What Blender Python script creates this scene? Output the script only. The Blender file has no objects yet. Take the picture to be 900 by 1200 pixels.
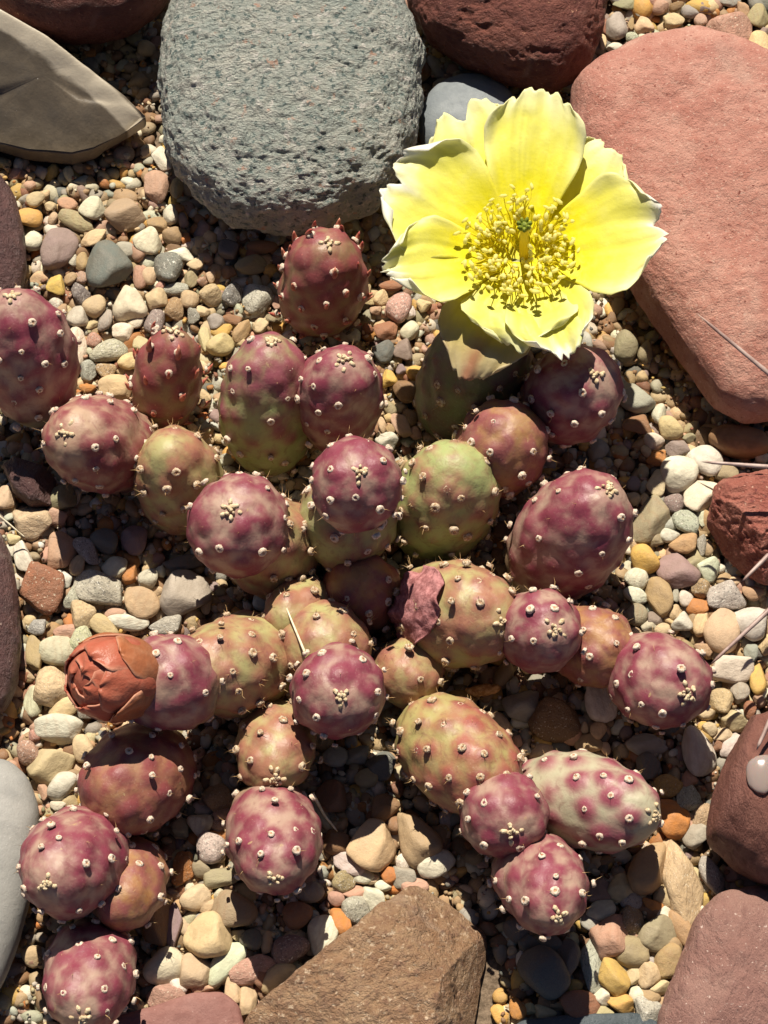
import bpy, math, random
import numpy as np
from mathutils import Vector, Matrix

# ------------------------------------------------------------------ camera, sky, sun
U = 0.00018                 # one photo pixel on the gravel is 0.18 mm
D = 3200.0                  # camera distance in those units
TILT = math.radians(22)     # camera leans 22 degrees off straight-down
SUN_EL = math.radians(54)
SUN_AZ = math.radians(-6)   # measured from +Y (away from the camera) towards +X
scene = bpy.context.scene
COL = scene.collection

FW = np.array([0, math.sin(TILT), -math.cos(TILT)])
RT = np.array([1.0, 0, 0])
UP = np.array([0, math.cos(TILT), math.sin(TILT)])
CAM = -FW * D

cam_d = bpy.data.cameras.new('camera')
cam_d.sensor_fit = 'HORIZONTAL'
cam_d.sensor_width = 36
cam_d.lens = 36 * D / 900
cam_d.clip_start = 0.01
cam_d.clip_end = 50
cam = bpy.data.objects.new('camera', cam_d)
COL.objects.link(cam)
cam.matrix_world = Matrix(((1, 0, 0, CAM[0] * U),
                           (0, UP[1], -FW[1], CAM[1] * U),
                           (0, UP[2], -FW[2], CAM[2] * U),
                           (0, 0, 0, 1)))
scene.camera = cam

world = bpy.data.worlds.new('World')
scene.world = world
world.use_nodes = True
wn = world.node_tree.nodes
wn.clear()
sky = wn.new('ShaderNodeTexSky')
sky.sky_type = 'NISHITA'
sky.sun_disc = False
sky.sun_elevation = SUN_EL
sky.sun_rotation = SUN_AZ
sky.air_density = 0.45
sky.dust_density = 0.25
bg = wn.new('ShaderNodeBackground')
bg.inputs['Strength'].default_value = 0.05
wo = wn.new('ShaderNodeOutputWorld')
world.node_tree.links.new(sky.outputs[0], bg.inputs[0])
world.node_tree.links.new(bg.outputs[0], wo.inputs[0])

sun_d = bpy.data.lights.new('sun', 'SUN')
sun_d.energy = 5.0
sun_d.angle = math.radians(0.5)
sun_d.color = (1.0, 0.92, 0.78)
sun = bpy.data.objects.new('sun', sun_d)
COL.objects.link(sun)
SUNV = Vector((math.sin(SUN_AZ) * math.cos(SUN_EL), math.cos(SUN_AZ) * math.cos(SUN_EL), math.sin(SUN_EL)))
sun.rotation_euler = SUNV.to_track_quat('Z', 'Y').to_euler()
sun.location = SUNV * 2

scene.view_settings.view_transform = 'Standard'
scene.view_settings.look = 'None'
scene.view_settings.exposure = 0.6
scene.view_settings.gamma = 1.0
scene.render.resolution_x = 768
scene.render.resolution_y = 1024

# ------------------------------------------------------------------ helpers
rnd = random.Random(11)
nrng = np.random.default_rng(5)


def P(px, py, z=0.0):
    """the point at height z (photo units) that the camera sees at photo pixel (px, py)"""
    d = FW + RT * ((px - 450) / D) + UP * ((600 - py) / D)
    t = (z - CAM[2]) / d[2]
    return CAM + d * t


def view_basis(p):
    t = CAM - p
    dist = np.linalg.norm(t)
    t = t / dist
    r = np.cross(UP, t); r /= np.linalg.norm(r)
    u = np.cross(t, r)
    return r, u, t, dist / D


_lat = nrng.random((64, 64, 64))


def vnoise(p):
    i = np.floor(p).astype(int)
    f = p - i
    f = f * f * (3 - 2 * f)
    i0 = i % 64
    i1 = (i + 1) % 64
    x0, y0, z0 = i0.T
    x1, y1, z1 = i1.T
    fx, fy, fz = f.T
    c = lambda a, b, e: _lat[a, b, e]
    return ((c(x0, y0, z0) * (1 - fx) + c(x1, y0, z0) * fx) * (1 - fy) + (c(x0, y1, z0) * (1 - fx) + c(x1, y1, z0) * fx) * fy) * (1 - fz) + \
           ((c(x0, y0, z1) * (1 - fx) + c(x1, y0, z1) * fx) * (1 - fy) + (c(x0, y1, z1) * (1 - fx) + c(x1, y1, z1) * fx) * fy) * fz


def fbm(p, octv=4, gain=0.5):
    s = 0; a = 1; n = 0
    for k in range(octv):
        s = s + a * (vnoise(p * 2 ** k + 17.3 * k) * 2 - 1)
        n += a
        a *= gain
    return s / n


def sstep(a, b, x):
    t = np.clip((x - a) / (b - a), 0, 1)
    return t * t * (3 - 2 * t)


def make_mesh(name, verts, faces, mats, smooth=True, cols=None, mat_idx=None):
    me = bpy.data.meshes.new(name)
    if isinstance(faces, np.ndarray):
        n, k = faces.shape
        me.vertices.add(len(verts))
        me.vertices.foreach_set('co', np.asarray(verts, dtype=np.float32).ravel())
        me.loops.add(n * k)
        me.loops.foreach_set('vertex_index', faces.ravel().astype(np.int32))
        me.polygons.add(n)
        me.polygons.foreach_set('loop_start', (np.arange(n) * k).astype(np.int32))
        me.update(calc_edges=True)
    else:
        me.from_pydata([tuple(v) for v in verts], [], [tuple(f) for f in faces])
    for m in mats:
        me.materials.append(m)
    if smooth:
        me.polygons.foreach_set('use_smooth', np.ones(len(me.polygons), dtype=bool))
    if mat_idx is not None:
        me.polygons.foreach_set('material_index', np.asarray(mat_idx, dtype=np.int32))
    if cols is not None:
        ca = me.color_attributes.new('col', 'FLOAT_COLOR', 'POINT')
        c4 = np.ones((len(verts), 4), dtype=np.float32)
        c4[:, :3] = cols
        ca.data.foreach_set('color', c4.ravel())
    me.validate()
    me.update()
    return me


def obj(name, me, parent=None, mat=None):
    o = bpy.data.objects.new(name, me)
    COL.objects.link(o)
    if parent is not None:
        o.parent = parent
    if mat is not None:
        o.matrix_basis = mat
    return o


def tag(o, label=None, cat=None, group=None, kind=None):
    if label: o['label'] = label
    if cat: o['category'] = cat
    if group: o['group'] = group
    if kind: o['kind'] = kind
    return o


def frame(loc, x, y, z):
    """matrix from a location in photo units and three axes"""
    return Matrix(((x[0], y[0], z[0], loc[0] * U), (x[1], y[1], z[1], loc[1] * U), (x[2], y[2], z[2], loc[2] * U), (0, 0, 0, 1)))


def perp(z):
    z = np.asarray(z, float); z = z / np.linalg.norm(z)
    h = np.array([0, 0, 1.0]) if abs(z[2]) < 0.9 else np.array([1.0, 0, 0])
    x = np.cross(h, z); x /= np.linalg.norm(x)
    return x, np.cross(z, x), z


_ico = {}


def ico(sub):
    if sub in _ico: return _ico[sub]
    import bmesh
    bm = bmesh.new()
    bmesh.ops.create_icosphere(bm, subdivisions=sub, radius=1.0)
    bm.verts.ensure_lookup_table()
    v = np.array([x.co[:] for x in bm.verts])
    f = np.array([[x.index for x in q.verts] for q in bm.faces])
    bm.free()
    _ico[sub] = (v, f)
    return v, f


# ------------------------------------------------------------------ materials
class NT:
    def __init__(s, name):
        s.m = bpy.data.materials.new(name)
        s.m.use_nodes = True
        s.t = s.m.node_tree
        s.t.nodes.clear()
        s.out = s.t.nodes.new('ShaderNodeOutputMaterial')

    def n(s, typ, **kw):
        nd = s.t.nodes.new(typ)
        for k, v in kw.items():
            if hasattr(nd, k) and not k[0].isupper():
                setattr(nd, k, v)
            else:
                s.set(nd.inputs[k.replace('_', ' ')], v)
        return nd

    def set(s, inp, v):
        if isinstance(v, bpy.types.NodeSocket):
            s.t.links.new(v, inp)
        elif isinstance(v, (tuple, list)) and len(v) == 3 and inp.type == 'RGBA':
            inp.default_value = (*v, 1)
        else:
            inp.default_value = v

    def noise(s, vec, scale, detail=4, rough=0.55, dist=0.0):
        return s.n('ShaderNodeTexNoise', Vector=vec, Scale=scale, Detail=detail, Roughness=rough, Distortion=dist).outputs['Fac']

    def ramp(s, fac, a, b, lo=0.0, hi=1.0):
        return s.n('ShaderNodeMapRange', interpolation_type='SMOOTHSTEP', Value=fac, From_Min=a, From_Max=b, To_Min=lo, To_Max=hi).outputs[0]

    def mix(s, fac, a, b, mode='MIX'):
        nd = s.t.nodes.new('ShaderNodeMix')
        nd.data_type = 'RGBA'
        nd.blend_type = mode
        s.set(nd.inputs[0], fac); s.set(nd.inputs[6], a); s.set(nd.inputs[7], b)
        return nd.outputs[2]

    def math(s, op, a, b=0.0):
        nd = s.t.nodes.new('ShaderNodeMath')
        nd.operation = op
        s.set(nd.inputs[0], a); s.set(nd.inputs[1], b)
        return nd.outputs[0]

    def coord(s, scale=1 / U, rand=True):
        tc = s.n('ShaderNodeTexCoord')
        v = s.n('ShaderNodeVectorMath', operation='SCALE')
        s.t.links.new(tc.outputs['Object'], v.inputs[0])
        v.inputs['Scale'].default_value = scale
        if not rand:
            return v.outputs[0]
        oi = s.n('ShaderNodeObjectInfo')
        r = s.math('MULTIPLY', oi.outputs['Random'], 400.0)
        a = s.n('ShaderNodeVectorMath', operation='ADD')
        s.t.links.new(v.outputs[0], a.inputs[0])
        s.t.links.new(r, a.inputs[1])
        return a.outputs[0]

    def bump(s, h, strength, dist):
        return s.n('ShaderNodeBump', Height=h, Strength=strength, Distance=dist).outputs[0]

    def principled(s, **kw):
        p = s.t.nodes.new('ShaderNodeBsdfPrincipled')
        for k, v in kw.items():
            s.set(p.inputs[k.replace('_', ' ')], v)
        s.t.links.new(p.outputs[0], s.out.inputs[0])
        return p


def pebble_mat(name, src, style):
    """src 'obj': the object's own colour, 'col': the mesh colour attribute"""
    t = NT(name)
    if src == 'obj':
        base = t.n('ShaderNodeObjectInfo').outputs['Color']
        v = t.coord(1.0)
        k = 1.0
    else:
        base = t.n('ShaderNodeVertexColor', layer_name='col').outputs[0]
        v = t.coord(1 / U, False)
        k = 0.07
    big = t.noise(v, 1.6 * k, 3, 0.6)
    c = t.mix(t.ramp(big, 0.35, 0.7), t.mix(0.28, base, (0.16, 0.11, 0.07)), base)
    if style == 'speck':
        vo = t.noise(v, 7.5 * k, 3, 0.75)
        c = t.mix(t.ramp(vo, 0.53, 0.62), c, t.mix(0.8, base, (0.05, 0.05, 0.05)))
        c = t.mix(t.ramp(t.noise(v, 5.2 * k, 3, 0.7, 1.0), 0.58, 0.68), c, (0.72, 0.68, 0.6))
    elif style == 'band':
        w = t.n('ShaderNodeTexWave', Vector=v, Scale=0.7 * k, Distortion=7.0, Detail=3.0, Detail_Scale=1.4).outputs['Fac']
        c = t.mix(t.ramp(w, 0.6, 1.0, 0, 0.28), c, t.mix(0.65, base, (0.28, 0.13, 0.06)))
    elif style == 'rough':
        c = t.mix(t.ramp(t.noise(v, 4.5 * k, 5, 0.75), 0.45, 0.62, 0, 0.75), c, t.mix(0.6, base, (0.12, 0.06, 0.03)))
        c = t.mix(t.ramp(t.noise(v, 9 * k, 2, 0.6), 0.62, 0.7, 0, 0.7), c, (0.75, 0.66, 0.5))
    else:
        c = t.mix(t.ramp(t.noise(v, 14 * k, 2, 0.7), 0.62, 0.72, 0, 0.55), c, t.mix(0.6, base, (0.08, 0.06, 0.05)))
    # dusty film and fine grain that belongs to the stone
    c = t.mix(t.ramp(t.noise(v, 30 * k, 2, 0.7), 0.35, 0.7, 0.0, 0.25), c, t.mix(0.5, base, (0.55, 0.48, 0.38)))
    h = t.math('ADD', t.noise(v, 3.5 * k, 4, 0.65), t.math('MULTIPLY', t.noise(v, 16 * k, 3, 0.7), 0.35))
    st = {'rough': 1.0, 'speck': 0.8, 'band': 0.6}.get(style, 0.5)
    b = t.bump(h, st, 0.0005 if src == 'obj' else 0.0004)
    t.principled(Base_Color=c, Roughness=t.ramp(big, 0.3, 0.7, 0.55, 0.8), Normal=b, Specular_IOR_Level=0.35)
    return t.m


def rock_mat(name, c1, c2, c3, scale=60, speck=None, speck_scale=6, rough=0.7, bump=0.8, grain=3.0, stretch=None, bdist=0.0008, spec=0.3, rind=False):
    t = NT(name)
    v = t.coord(1 / U, False)
    vs = v
    if stretch:
        mp = t.n('ShaderNodeMapping')
        t.t.links.new(v, mp.inputs[0])
        mp.inputs['Scale'].default_value = stretch
        vs = mp.outputs[0]
    n1 = t.noise(v, 1 / scale, 4, 0.6, 0.4)
    n2 = t.noise(vs, 3.5 / scale, 5, 0.65, 0.3)
    n3 = t.noise(vs, 1 / grain, 4, 0.7)
    c = t.mix(t.ramp(n1, 0.36, 0.66), c1, c2)
    c = t.mix(t.ramp(n2, 0.48, 0.72, 0, 0.8), c, c3)
    c = t.mix(t.ramp(n3, 0.35, 0.7, 0, 0.5), c, t.mix(0.5, c1, c3))
    if speck:
        for k, (sc, lo, hi) in enumerate(speck):
            c = t.mix(t.ramp(t.noise(v, 1 / (speck_scale * (1 + 0.6 * k)), 3, 0.65), lo, hi), c, sc)
    # weathering stains and thin mineral veins
    st_ = t.noise(v, 0.7 / scale, 4, 0.65, 0.8)
    c = t.mix(t.ramp(st_, 0.52, 0.68, 0, 0.45), c, t.mix(0.6, c, c3))
    c = t.mix(t.ramp(t.noise(v, 0.5 / scale, 3, 0.5, 1.2), 0.60, 0.72, 0, 0.35), c, t.mix(0.5, c, (0.5, 0.42, 0.34)))
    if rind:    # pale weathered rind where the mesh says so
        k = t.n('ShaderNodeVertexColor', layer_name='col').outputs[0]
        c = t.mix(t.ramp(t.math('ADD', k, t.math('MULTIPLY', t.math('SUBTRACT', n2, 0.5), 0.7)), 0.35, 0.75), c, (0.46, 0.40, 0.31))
    h = t.math('ADD', t.math('MULTIPLY', n2, 1.2), t.math('ADD', t.math('MULTIPLY', n3, 0.5), t.math('MULTIPLY', t.noise(vs, 1 / 9, 5, 0.7), 0.7)))
    t.principled(Base_Color=c, Roughness=t.ramp(n2, 0.3, 0.7, rough - 0.12, rough + 0.12), Normal=t.bump(h, bump, bdist), Specular_IOR_Level=spec)
    return t.m


def skin_mat(name, waxy=0.42):
    t = NT(name)
    v = t.coord(1 / U, True)
    c = t.n('ShaderNodeVertexColor', layer_name='col').outputs[0]
    n = t.noise(v, 1 / 24, 5, 0.62, 0.8)
    c = t.mix(t.ramp(n, 0.50, 0.75, 0, 0.40), c, t.mix(0.5, c, (0.36, 0.26, 0.18)))
    c = t.mix(t.ramp(t.noise(v, 1 / 15, 4, 0.6, 1.2), 0.50, 0.70, 0, 0.6), c, t.mix(0.6, c, (0.15, 0.03, 0.04)))
    c = t.mix(t.ramp(t.noise(v, 1 / 2.6, 2, 0.6), 0.60, 0.75, 0, 0.25), c, (0.42, 0.32, 0.25))
    # corky scars
    s = t.noise(v, 1 / 46, 5, 0.62, 1.5)
    sc = t.math('MULTIPLY', t.ramp(s, 0.66, 0.71), t.ramp(t.noise(v, 1 / 6, 3, 0.6), 0.4, 0.6))
    c = t.mix(sc, c, (0.40, 0.27, 0.14))
    h = t.math('ADD', t.noise(v, 1 / 12, 5, 0.6), t.math('MULTIPLY', t.noise(v, 1 / 2.2, 2, 0.5), 0.12))
    p = t.principled(Base_Color=c, Roughness=t.ramp(n, 0.3, 0.7, waxy, waxy + 0.16), Normal=t.bump(h, 0.35, 0.0006),
                     Specular_IOR_Level=0.42)
    return t.m


def simple_mat(name, c1, c2, scale=8, rough=0.7, bump=0.4, spec=0.3):
    t = NT(name)
    v = t.coord(1 / U, True)
    n = t.noise(v, 1 / scale, 4, 0.65)
    c = t.mix(t.ramp(n, 0.35, 0.68), c1, c2)
    t.principled(Base_Color=c, Roughness=rough, Normal=t.bump(n, bump, 0.0004), Specular_IOR_Level=spec)
    return t.m


def leafy_mat(name, trans=0.45, rough=0.5, vein=0.12, bump=0.25):
    """thin living tissue: colour attribute, some light passes through"""
    t = NT(name)
    v = t.coord(1 / U, True)
    c = t.n('ShaderNodeVertexColor', layer_name='col').outputs[0]
    n = t.noise(v, 1 / 16, 4, 0.6)
    c = t.mix(t.ramp(n, 0.4, 0.75, 0, vein * 2), c, t.mix(0.5, c, (0.9, 0.88, 0.6)))
    b = t.bump(t.math('ADD', n, t.math('MULTIPLY', t.noise(v, 1 / 3.5, 3, 0.6), 0.25)), bump, 0.0005)
    p = t.n('ShaderNodeBsdfPrincipled', Base_Color=c, Roughness=rough, Normal=b, Specular_IOR_Level=0.25)
    tr = t.n('ShaderNodeBsdfTranslucent', Color=c, Normal=b)
    mx = t.n('ShaderNodeMixShader')
    mx.inputs[0].default_value = trans
    t.t.links.new(p.outputs[0], mx.inputs[1])
    t.t.links.new(tr.outputs[0], mx.inputs[2])
    t.t.links.new(mx.outputs[0], t.out.inputs[0])
    return t.m


M = {}
for st in ('plain', 'speck', 'band', 'rough'):
    M['peb_' + st] = pebble_mat('pebble_' + st, 'obj', st)
M['gravel'] = pebble_mat('fine_gravel', 'col', 'plain')
M['soil'] = simple_mat('grit', (0.10, 0.07, 0.045), (0.22, 0.16, 0.11), 7, 0.9, 1.0)
M['skin'] = skin_mat('cactus_skin')
M['wool'] = simple_mat('areole_wool', (0.50, 0.38, 0.28), (0.78, 0.66, 0.55), 3, 0.9, 0.9, 0.1)
M['wool_old'] = simple_mat('old_areole_wool', (0.34, 0.22, 0.12), (0.72, 0.60, 0.46), 3, 0.9, 0.9, 0.1)
M['pit'] = simple_mat('areole_centre', (0.34, 0.17, 0.10), (0.60, 0.42, 0.28), 3, 0.9, 0.6, 0.1)
M['tip'] = simple_mat('growing_tip_wool', (0.50, 0.37, 0.22), (0.74, 0.61, 0.42), 4, 0.9, 0.9, 0.1)
M['bristle'] = simple_mat('bristle', (0.36, 0.20, 0.08), (0.62, 0.42, 0.2), 6, 0.5, 0.1)
M['leaf'] = simple_mat('young_leaf', (0.34, 0.06, 0.05), (0.52, 0.22, 0.14), 7, 0.4, 0.2)
M['petal'] = leafy_mat('petal', 0.34, 0.45, 0.10, 0.3)
M['stamen'] = leafy_mat('stamen', 0.6, 0.6, 0.05, 0.1)
M['budskin'] = leafy_mat('bud_tepal', 0.2, 0.36, 0.06, 0.7)
M['spine'] = simple_mat('long_spine', (0.24, 0.15, 0.13), (0.46, 0.35, 0.31), 30, 0.45, 0.2)
M['straw'] = simple_mat('straw', (0.62, 0.52, 0.34), (0.85, 0.78, 0.6), 10, 0.6, 0.2)
M['husk'] = simple_mat('husk', (0.42, 0.18, 0.05), (0.72, 0.42, 0.16), 6, 0.7, 0.6)
M['dried'] = simple_mat('dried_petal', (0.24, 0.09, 0.09), (0.48, 0.22, 0.22), 9, 0.8, 1.0, 0.1)

# ------------------------------------------------------------------ ground
gx = 9000
gv = np.array([[-gx, -gx, -15], [gx, -gx, -15], [gx, gx, -15], [-gx, gx, -15]]) * U
tag(obj('ground', make_mesh('ground', gv, np.array([[0, 1, 2, 3]]), [M['soil']], False)), 'dark grit bed under the gravel', kind='structure')

# ------------------------------------------------------------------ big stones
LAND = []       # (phrase, polygon in photo pixels) used to say what a pebble lies beside
POLYS = []


def inside(poly, x, y):
    c = False
    n = len(poly)
    for i in range(n):
        x1, y1 = poly[i]; x2, y2 = poly[(i + 1) % n]
        if (y1 > y) != (y2 > y) and x < (x2 - x1) * (y - y1) / (y2 - y1) + x1:
            c = not c
    return c


def stone(name, label, poly, top, mat, eq=0.45, flat=2.6, side=2.4, slope=(0, 0), rough=(5, 60), fine=(1.2, 12), facets=0, seed=0, phrase=None, base=-18, res=(150, 84), cat='stone', sm=2, rind=None, pits=(0, 9)):
    """a boulder: a closed solid round a traced plan outline. eq: height of the widest level, flat/side: how boxy it is"""
    zq = top * eq
    dense = []
    for i, (x1, y1) in enumerate(poly):
        x2, y2 = poly[(i + 1) % len(poly)]
        dense += [(x1 + (x2 - x1) * t_ / 10, y1 + (y2 - y1) * t_ / 10) for t_ in range(10)]
    pts = np.array([P(x, y, zq)[:2] for x, y in dense])
    c = (pts.max(0) + pts.min(0)) / 2
    for _ in range(3):
        pts = np.array([P(x, y, zq + (pts[i] - c) @ np.array(slope))[:2] for i, (x, y) in enumerate(dense)])
    c = (pts.max(0) + pts.min(0)) / 2
    d = pts - c
    ang = np.arctan2(d[:, 1], d[:, 0])
    rad = np.hypot(d[:, 0], d[:, 1])
    o = np.argsort(ang)
    ang = ang[o]; rad = rad[o]
    nphi, nth = res
    phi = np.linspace(-math.pi, math.pi, nphi, endpoint=False)
    R = np.interp(phi, np.r_[ang[-3:] - 2 * math.pi, ang, ang[:3] + 2 * math.pi], np.r_[rad[-3:], rad, rad[:3]])
    for _ in range(sm):
        R = (np.roll(R, 1) + 2 * R + np.roll(R, -1)) / 4
    th = np.linspace(0, math.pi, nth)[1:-1]
    ct, s_ = np.cos(th), np.sin(th)
    f = np.where(ct > 0, np.abs(s_) ** (2 / flat), np.abs(s_) ** (2 / min(flat, 2.0)))
    g = np.sign(ct) * np.abs(ct) ** (2 / side)
    X = (R[None] * f[:, None] * np.cos(phi)[None])
    Y = (R[None] * f[:, None] * np.sin(phi)[None])
    up = top - zq; dn = zq - base
    Z = np.where(g[:, None] > 0, g[:, None] * up, g[:, None] * dn) + 0 * X
    Z = Z + zq + np.where(g[:, None] > -0.2, (X * slope[0] + Y * slope[1]) * np.clip(g[:, None] + 0.2, 0, 1), 0)
    v = np.stack([X.ravel(), Y.ravel(), Z.ravel()], 1)
    v = np.vstack([v, [[0, 0, top]], [[0, 0, base]]])
    if facets:
        fr = np.random.default_rng(seed + 90)
        q = v - [0, 0, zq]
        sz = np.array([R.mean(), R.mean(), max(up, 1)])
        for _ in range(facets):
            nn = fr.normal(size=3); nn[2] = abs(nn[2]) * 1.1 + 0.15; nn /= np.linalg.norm(nn)
            dd = fr.uniform(0.62, 0.86) * np.linalg.norm(sz * nn)
            ov = q @ nn - dd
            q = q - nn[None] * np.clip(ov, 0, None)[:, None] * 0.92
        v = q + [0, 0, zq]
    # relief
    e = 1e-6
    nv = v - [0, 0, zq]
    nv = nv / (np.array([R.mean(), R.mean(), max(up, 1)]) ** 2)
    nv /= np.linalg.norm(nv, axis=1)[:, None] + e
    w = v + np.array([seed * 37.1, seed * 11.7, seed * 5.3])
    v = v + nv * (rough[0] * fbm(w / rough[1], 3) + fine[0] * fbm(w / fine[1] + 50, 4, 0.6) - pits[0] * np.clip(fbm(w * np.array([0.5, 1, 1]) / pits[1] + 91, 3) - 0.05, 0, 1))[:, None]
    nr = len(th)
    a = np.arange(nr - 1)[:, None] * nphi
    j = np.arange(nphi)[None]
    jn = (j + 1) % nphi
    quads = np.stack([a + j, a + nphi + j, a + nphi + jn, a + jn], -1).reshape(-1, 4)
    T = nr * nphi
    fc = [tuple(q) for q in quads] + [(T, k, (k + 1) % nphi) for k in range(nphi)] + [(T + 1, (nr - 1) * nphi + (k + 1) % nphi, (nr - 1) * nphi + k) for k in range(nphi)]
    cols = None
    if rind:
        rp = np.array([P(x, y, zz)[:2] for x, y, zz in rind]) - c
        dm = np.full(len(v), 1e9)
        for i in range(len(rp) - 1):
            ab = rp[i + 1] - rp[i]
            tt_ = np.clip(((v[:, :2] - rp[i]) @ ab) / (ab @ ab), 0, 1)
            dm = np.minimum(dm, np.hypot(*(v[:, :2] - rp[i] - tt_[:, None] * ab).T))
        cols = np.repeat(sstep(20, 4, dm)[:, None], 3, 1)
    ob = obj(name, make_mesh(name, v * U, fc, [mat], True, cols), None, Matrix.Translation((c[0] * U, c[1] * U, 0)))
    tag(ob, label, cat)
    POLYS.append((poly, top))
    if phrase:
        LAND.append((phrase, poly))
    return ob


def ell(cx, cy, rx, ry, n=28, rot=0):
    r = math.radians(rot)
    return [(cx + rx * math.cos(a) * math.cos(r) - ry * math.sin(a) * math.sin(r), cy - rx * math.cos(a) * math.sin(r) - ry * math.sin(a) * math.cos(r)) for a in [k * 2 * math.pi / n for k in range(n)]]


granite = rock_mat('granite', (0.35, 0.395, 0.355), (0.48, 0.49, 0.43), (0.62, 0.57, 0.49), 50,
                   [((0.13, 0.18, 0.17), 0.54, 0.64), ((0.66, 0.63, 0.57), 0.57, 0.68), ((0.55, 0.33, 0.24), 0.62, 0.72)], 8, 0.5, 1.0, 3.0, (1, 1.5, 1.1), 0.0024, 0.6)
salmon = rock_mat('salmon_sandstone', (0.39, 0.17, 0.13), (0.50, 0.27, 0.21), (0.34, 0.13, 0.095), 70,
                  [((0.54, 0.34, 0.27), 0.58, 0.70), ((0.18, 0.05, 0.035), 0.62, 0.72)], 3.4, 0.68, 0.9, 2.0, None, 0.0008)
redrock = rock_mat('red_rock', (0.13, 0.04, 0.03), (0.19, 0.065, 0.045), (0.085, 0.025, 0.02), 60,
                   [((0.45, 0.25, 0.15), 0.66, 0.74), ((0.08, 0.025, 0.02), 0.6, 0.7)], 6, 0.6, 1.0, 3.0, None, 0.0012)
brickred = rock_mat('brick_red_rock', (0.29, 0.09, 0.065), (0.37, 0.15, 0.11), (0.2, 0.055, 0.045), 45,
                    [((0.56, 0.34, 0.26), 0.62, 0.72), ((0.16, 0.04, 0.04), 0.62, 0.72)], 4, 0.62, 0.9, 2.6, None, 0.001)
maroon = rock_mat('maroon_rock', (0.085, 0.038, 0.036), (0.13, 0.06, 0.054), (0.06, 0.03, 0.03), 40,
                  [((0.40, 0.30, 0.25), 0.66, 0.74)], 5, 0.5, 1.0, 3.0, (1.6, 1, 1), 0.001, 0.5)
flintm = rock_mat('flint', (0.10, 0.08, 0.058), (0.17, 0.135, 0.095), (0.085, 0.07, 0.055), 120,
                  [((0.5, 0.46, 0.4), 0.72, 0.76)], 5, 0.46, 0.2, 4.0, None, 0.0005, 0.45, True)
slate = rock_mat('blue_grey_stone', (0.17, 0.19, 0.205), (0.21, 0.23, 0.24), (0.15, 0.165, 0.18), 70,
                 [((0.3, 0.31, 0.31), 0.66, 0.76)], 3, 0.6, 0.3, 2.4, None, 0.0005)
darkslate = rock_mat('dark_slate', (0.045, 0.06, 0.07), (0.075, 0.09, 0.10), (0.035, 0.045, 0.05), 40,
                     [((0.2, 0.22, 0.24), 0.68, 0.76)], 3, 0.5, 0.6, 2.4, None, 0.0006)
greym = rock_mat('smooth_grey_stone', (0.25, 0.245, 0.23), (0.31, 0.30, 0.28), (0.215, 0.21, 0.20), 80,
                 [((0.40, 0.39, 0.37), 0.62, 0.74), ((0.13, 0.13, 0.125), 0.68, 0.76)], 2.6, 0.68, 0.35, 2.0, None, 0.0005)
brownm = rock_mat('brown_quartzite', (0.27, 0.15, 0.08), (0.40, 0.26, 0.15), (0.20, 0.10, 0.06), 40,
                  [((0.60, 0.45, 0.31), 0.56, 0.72), ((0.15, 0.075, 0.045), 0.60, 0.76)], 7, 0.45, 1.0, 2.8, None, 0.0013, 0.6)
pinkm = rock_mat('pink_brown_stone', (0.27, 0.14, 0.115), (0.33, 0.19, 0.155), (0.21, 0.105, 0.09), 60,
                 [((0.6, 0.46, 0.40), 0.63, 0.73), ((0.2, 0.09, 0.075), 0.64, 0.74)], 4, 0.6, 0.9, 2.4, (1.8, 1, 1), 0.0009)
rustm = rock_mat('rust_brown_stone', (0.17, 0.068, 0.052), (0.24, 0.105, 0.078), (0.12, 0.045, 0.036), 60,
                 [((0.46, 0.27, 0.2), 0.66, 0.76)], 4, 0.55, 0.9, 2.4, (2.2, 0.8, 1), 0.0009)

stone('boulder', 'large rounded grey-green granite boulder with a pitted speckled surface',
      [(184, 95), (188, 45), (200, 0), (222, -38), (330, -62), (440, -45), (476, 5), (495, 60), (495, 110), (487, 160), (470, 207), (445, 243), (400, 263), (330, 271), (270, 262), (230, 235), (203, 195), (190, 145)],
      165, granite, 0.45, 2.7, 2.3, (0, 0.04), (8, 60), (6.0, 20), 0, 1, 'the large granite boulder', res=(520, 300), pits=(4.5, 5))
stone('flint', 'smooth grey-brown flint with a sharp pale ridge and pointed end',
      [(-60, -15), (0, 12), (55, 45), (110, 86), (150, 120), (172, 146), (140, 178), (115, 198), (90, 207), (40, 202), (0, 190), (-60, 190)],
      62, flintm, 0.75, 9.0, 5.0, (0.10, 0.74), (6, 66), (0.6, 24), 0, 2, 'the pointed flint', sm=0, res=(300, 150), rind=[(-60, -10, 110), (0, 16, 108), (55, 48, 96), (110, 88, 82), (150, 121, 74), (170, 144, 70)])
stone('boulder', 'dark red-brown rounded boulder in shade behind the pointed flint',
      ell(88, -45, 122, 86), 150, redrock, 0.5, 2.3, 2.2, (0, 0), (6, 60), (1.5, 14), 0, 3)
stone('boulder', 'dark red pitted boulder between the granite boulder and the salmon sandstone slab',
      [(470, -40), (480, 5), (500, 42), (545, 72), (600, 92), (650, 99), (688, 76), (706, 40), (711, 5), (700, -50), (600, -90), (500, -80)],
      135, redrock, 0.5, 2.4, 2.2, (0, 0.0), (6, 60), (2.2, 11), 0, 4, 'the dark red pitted boulder', res=(300, 170), pits=(7, 10))
stone('stone', 'smooth blue-grey stone peeping out behind the yellow flower',
      ell(552, 146, 62, 58), 55, slate, 0.45, 2.3, 2.2, (0, 0), (3, 50), (0.5, 12), 0, 5)
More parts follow.
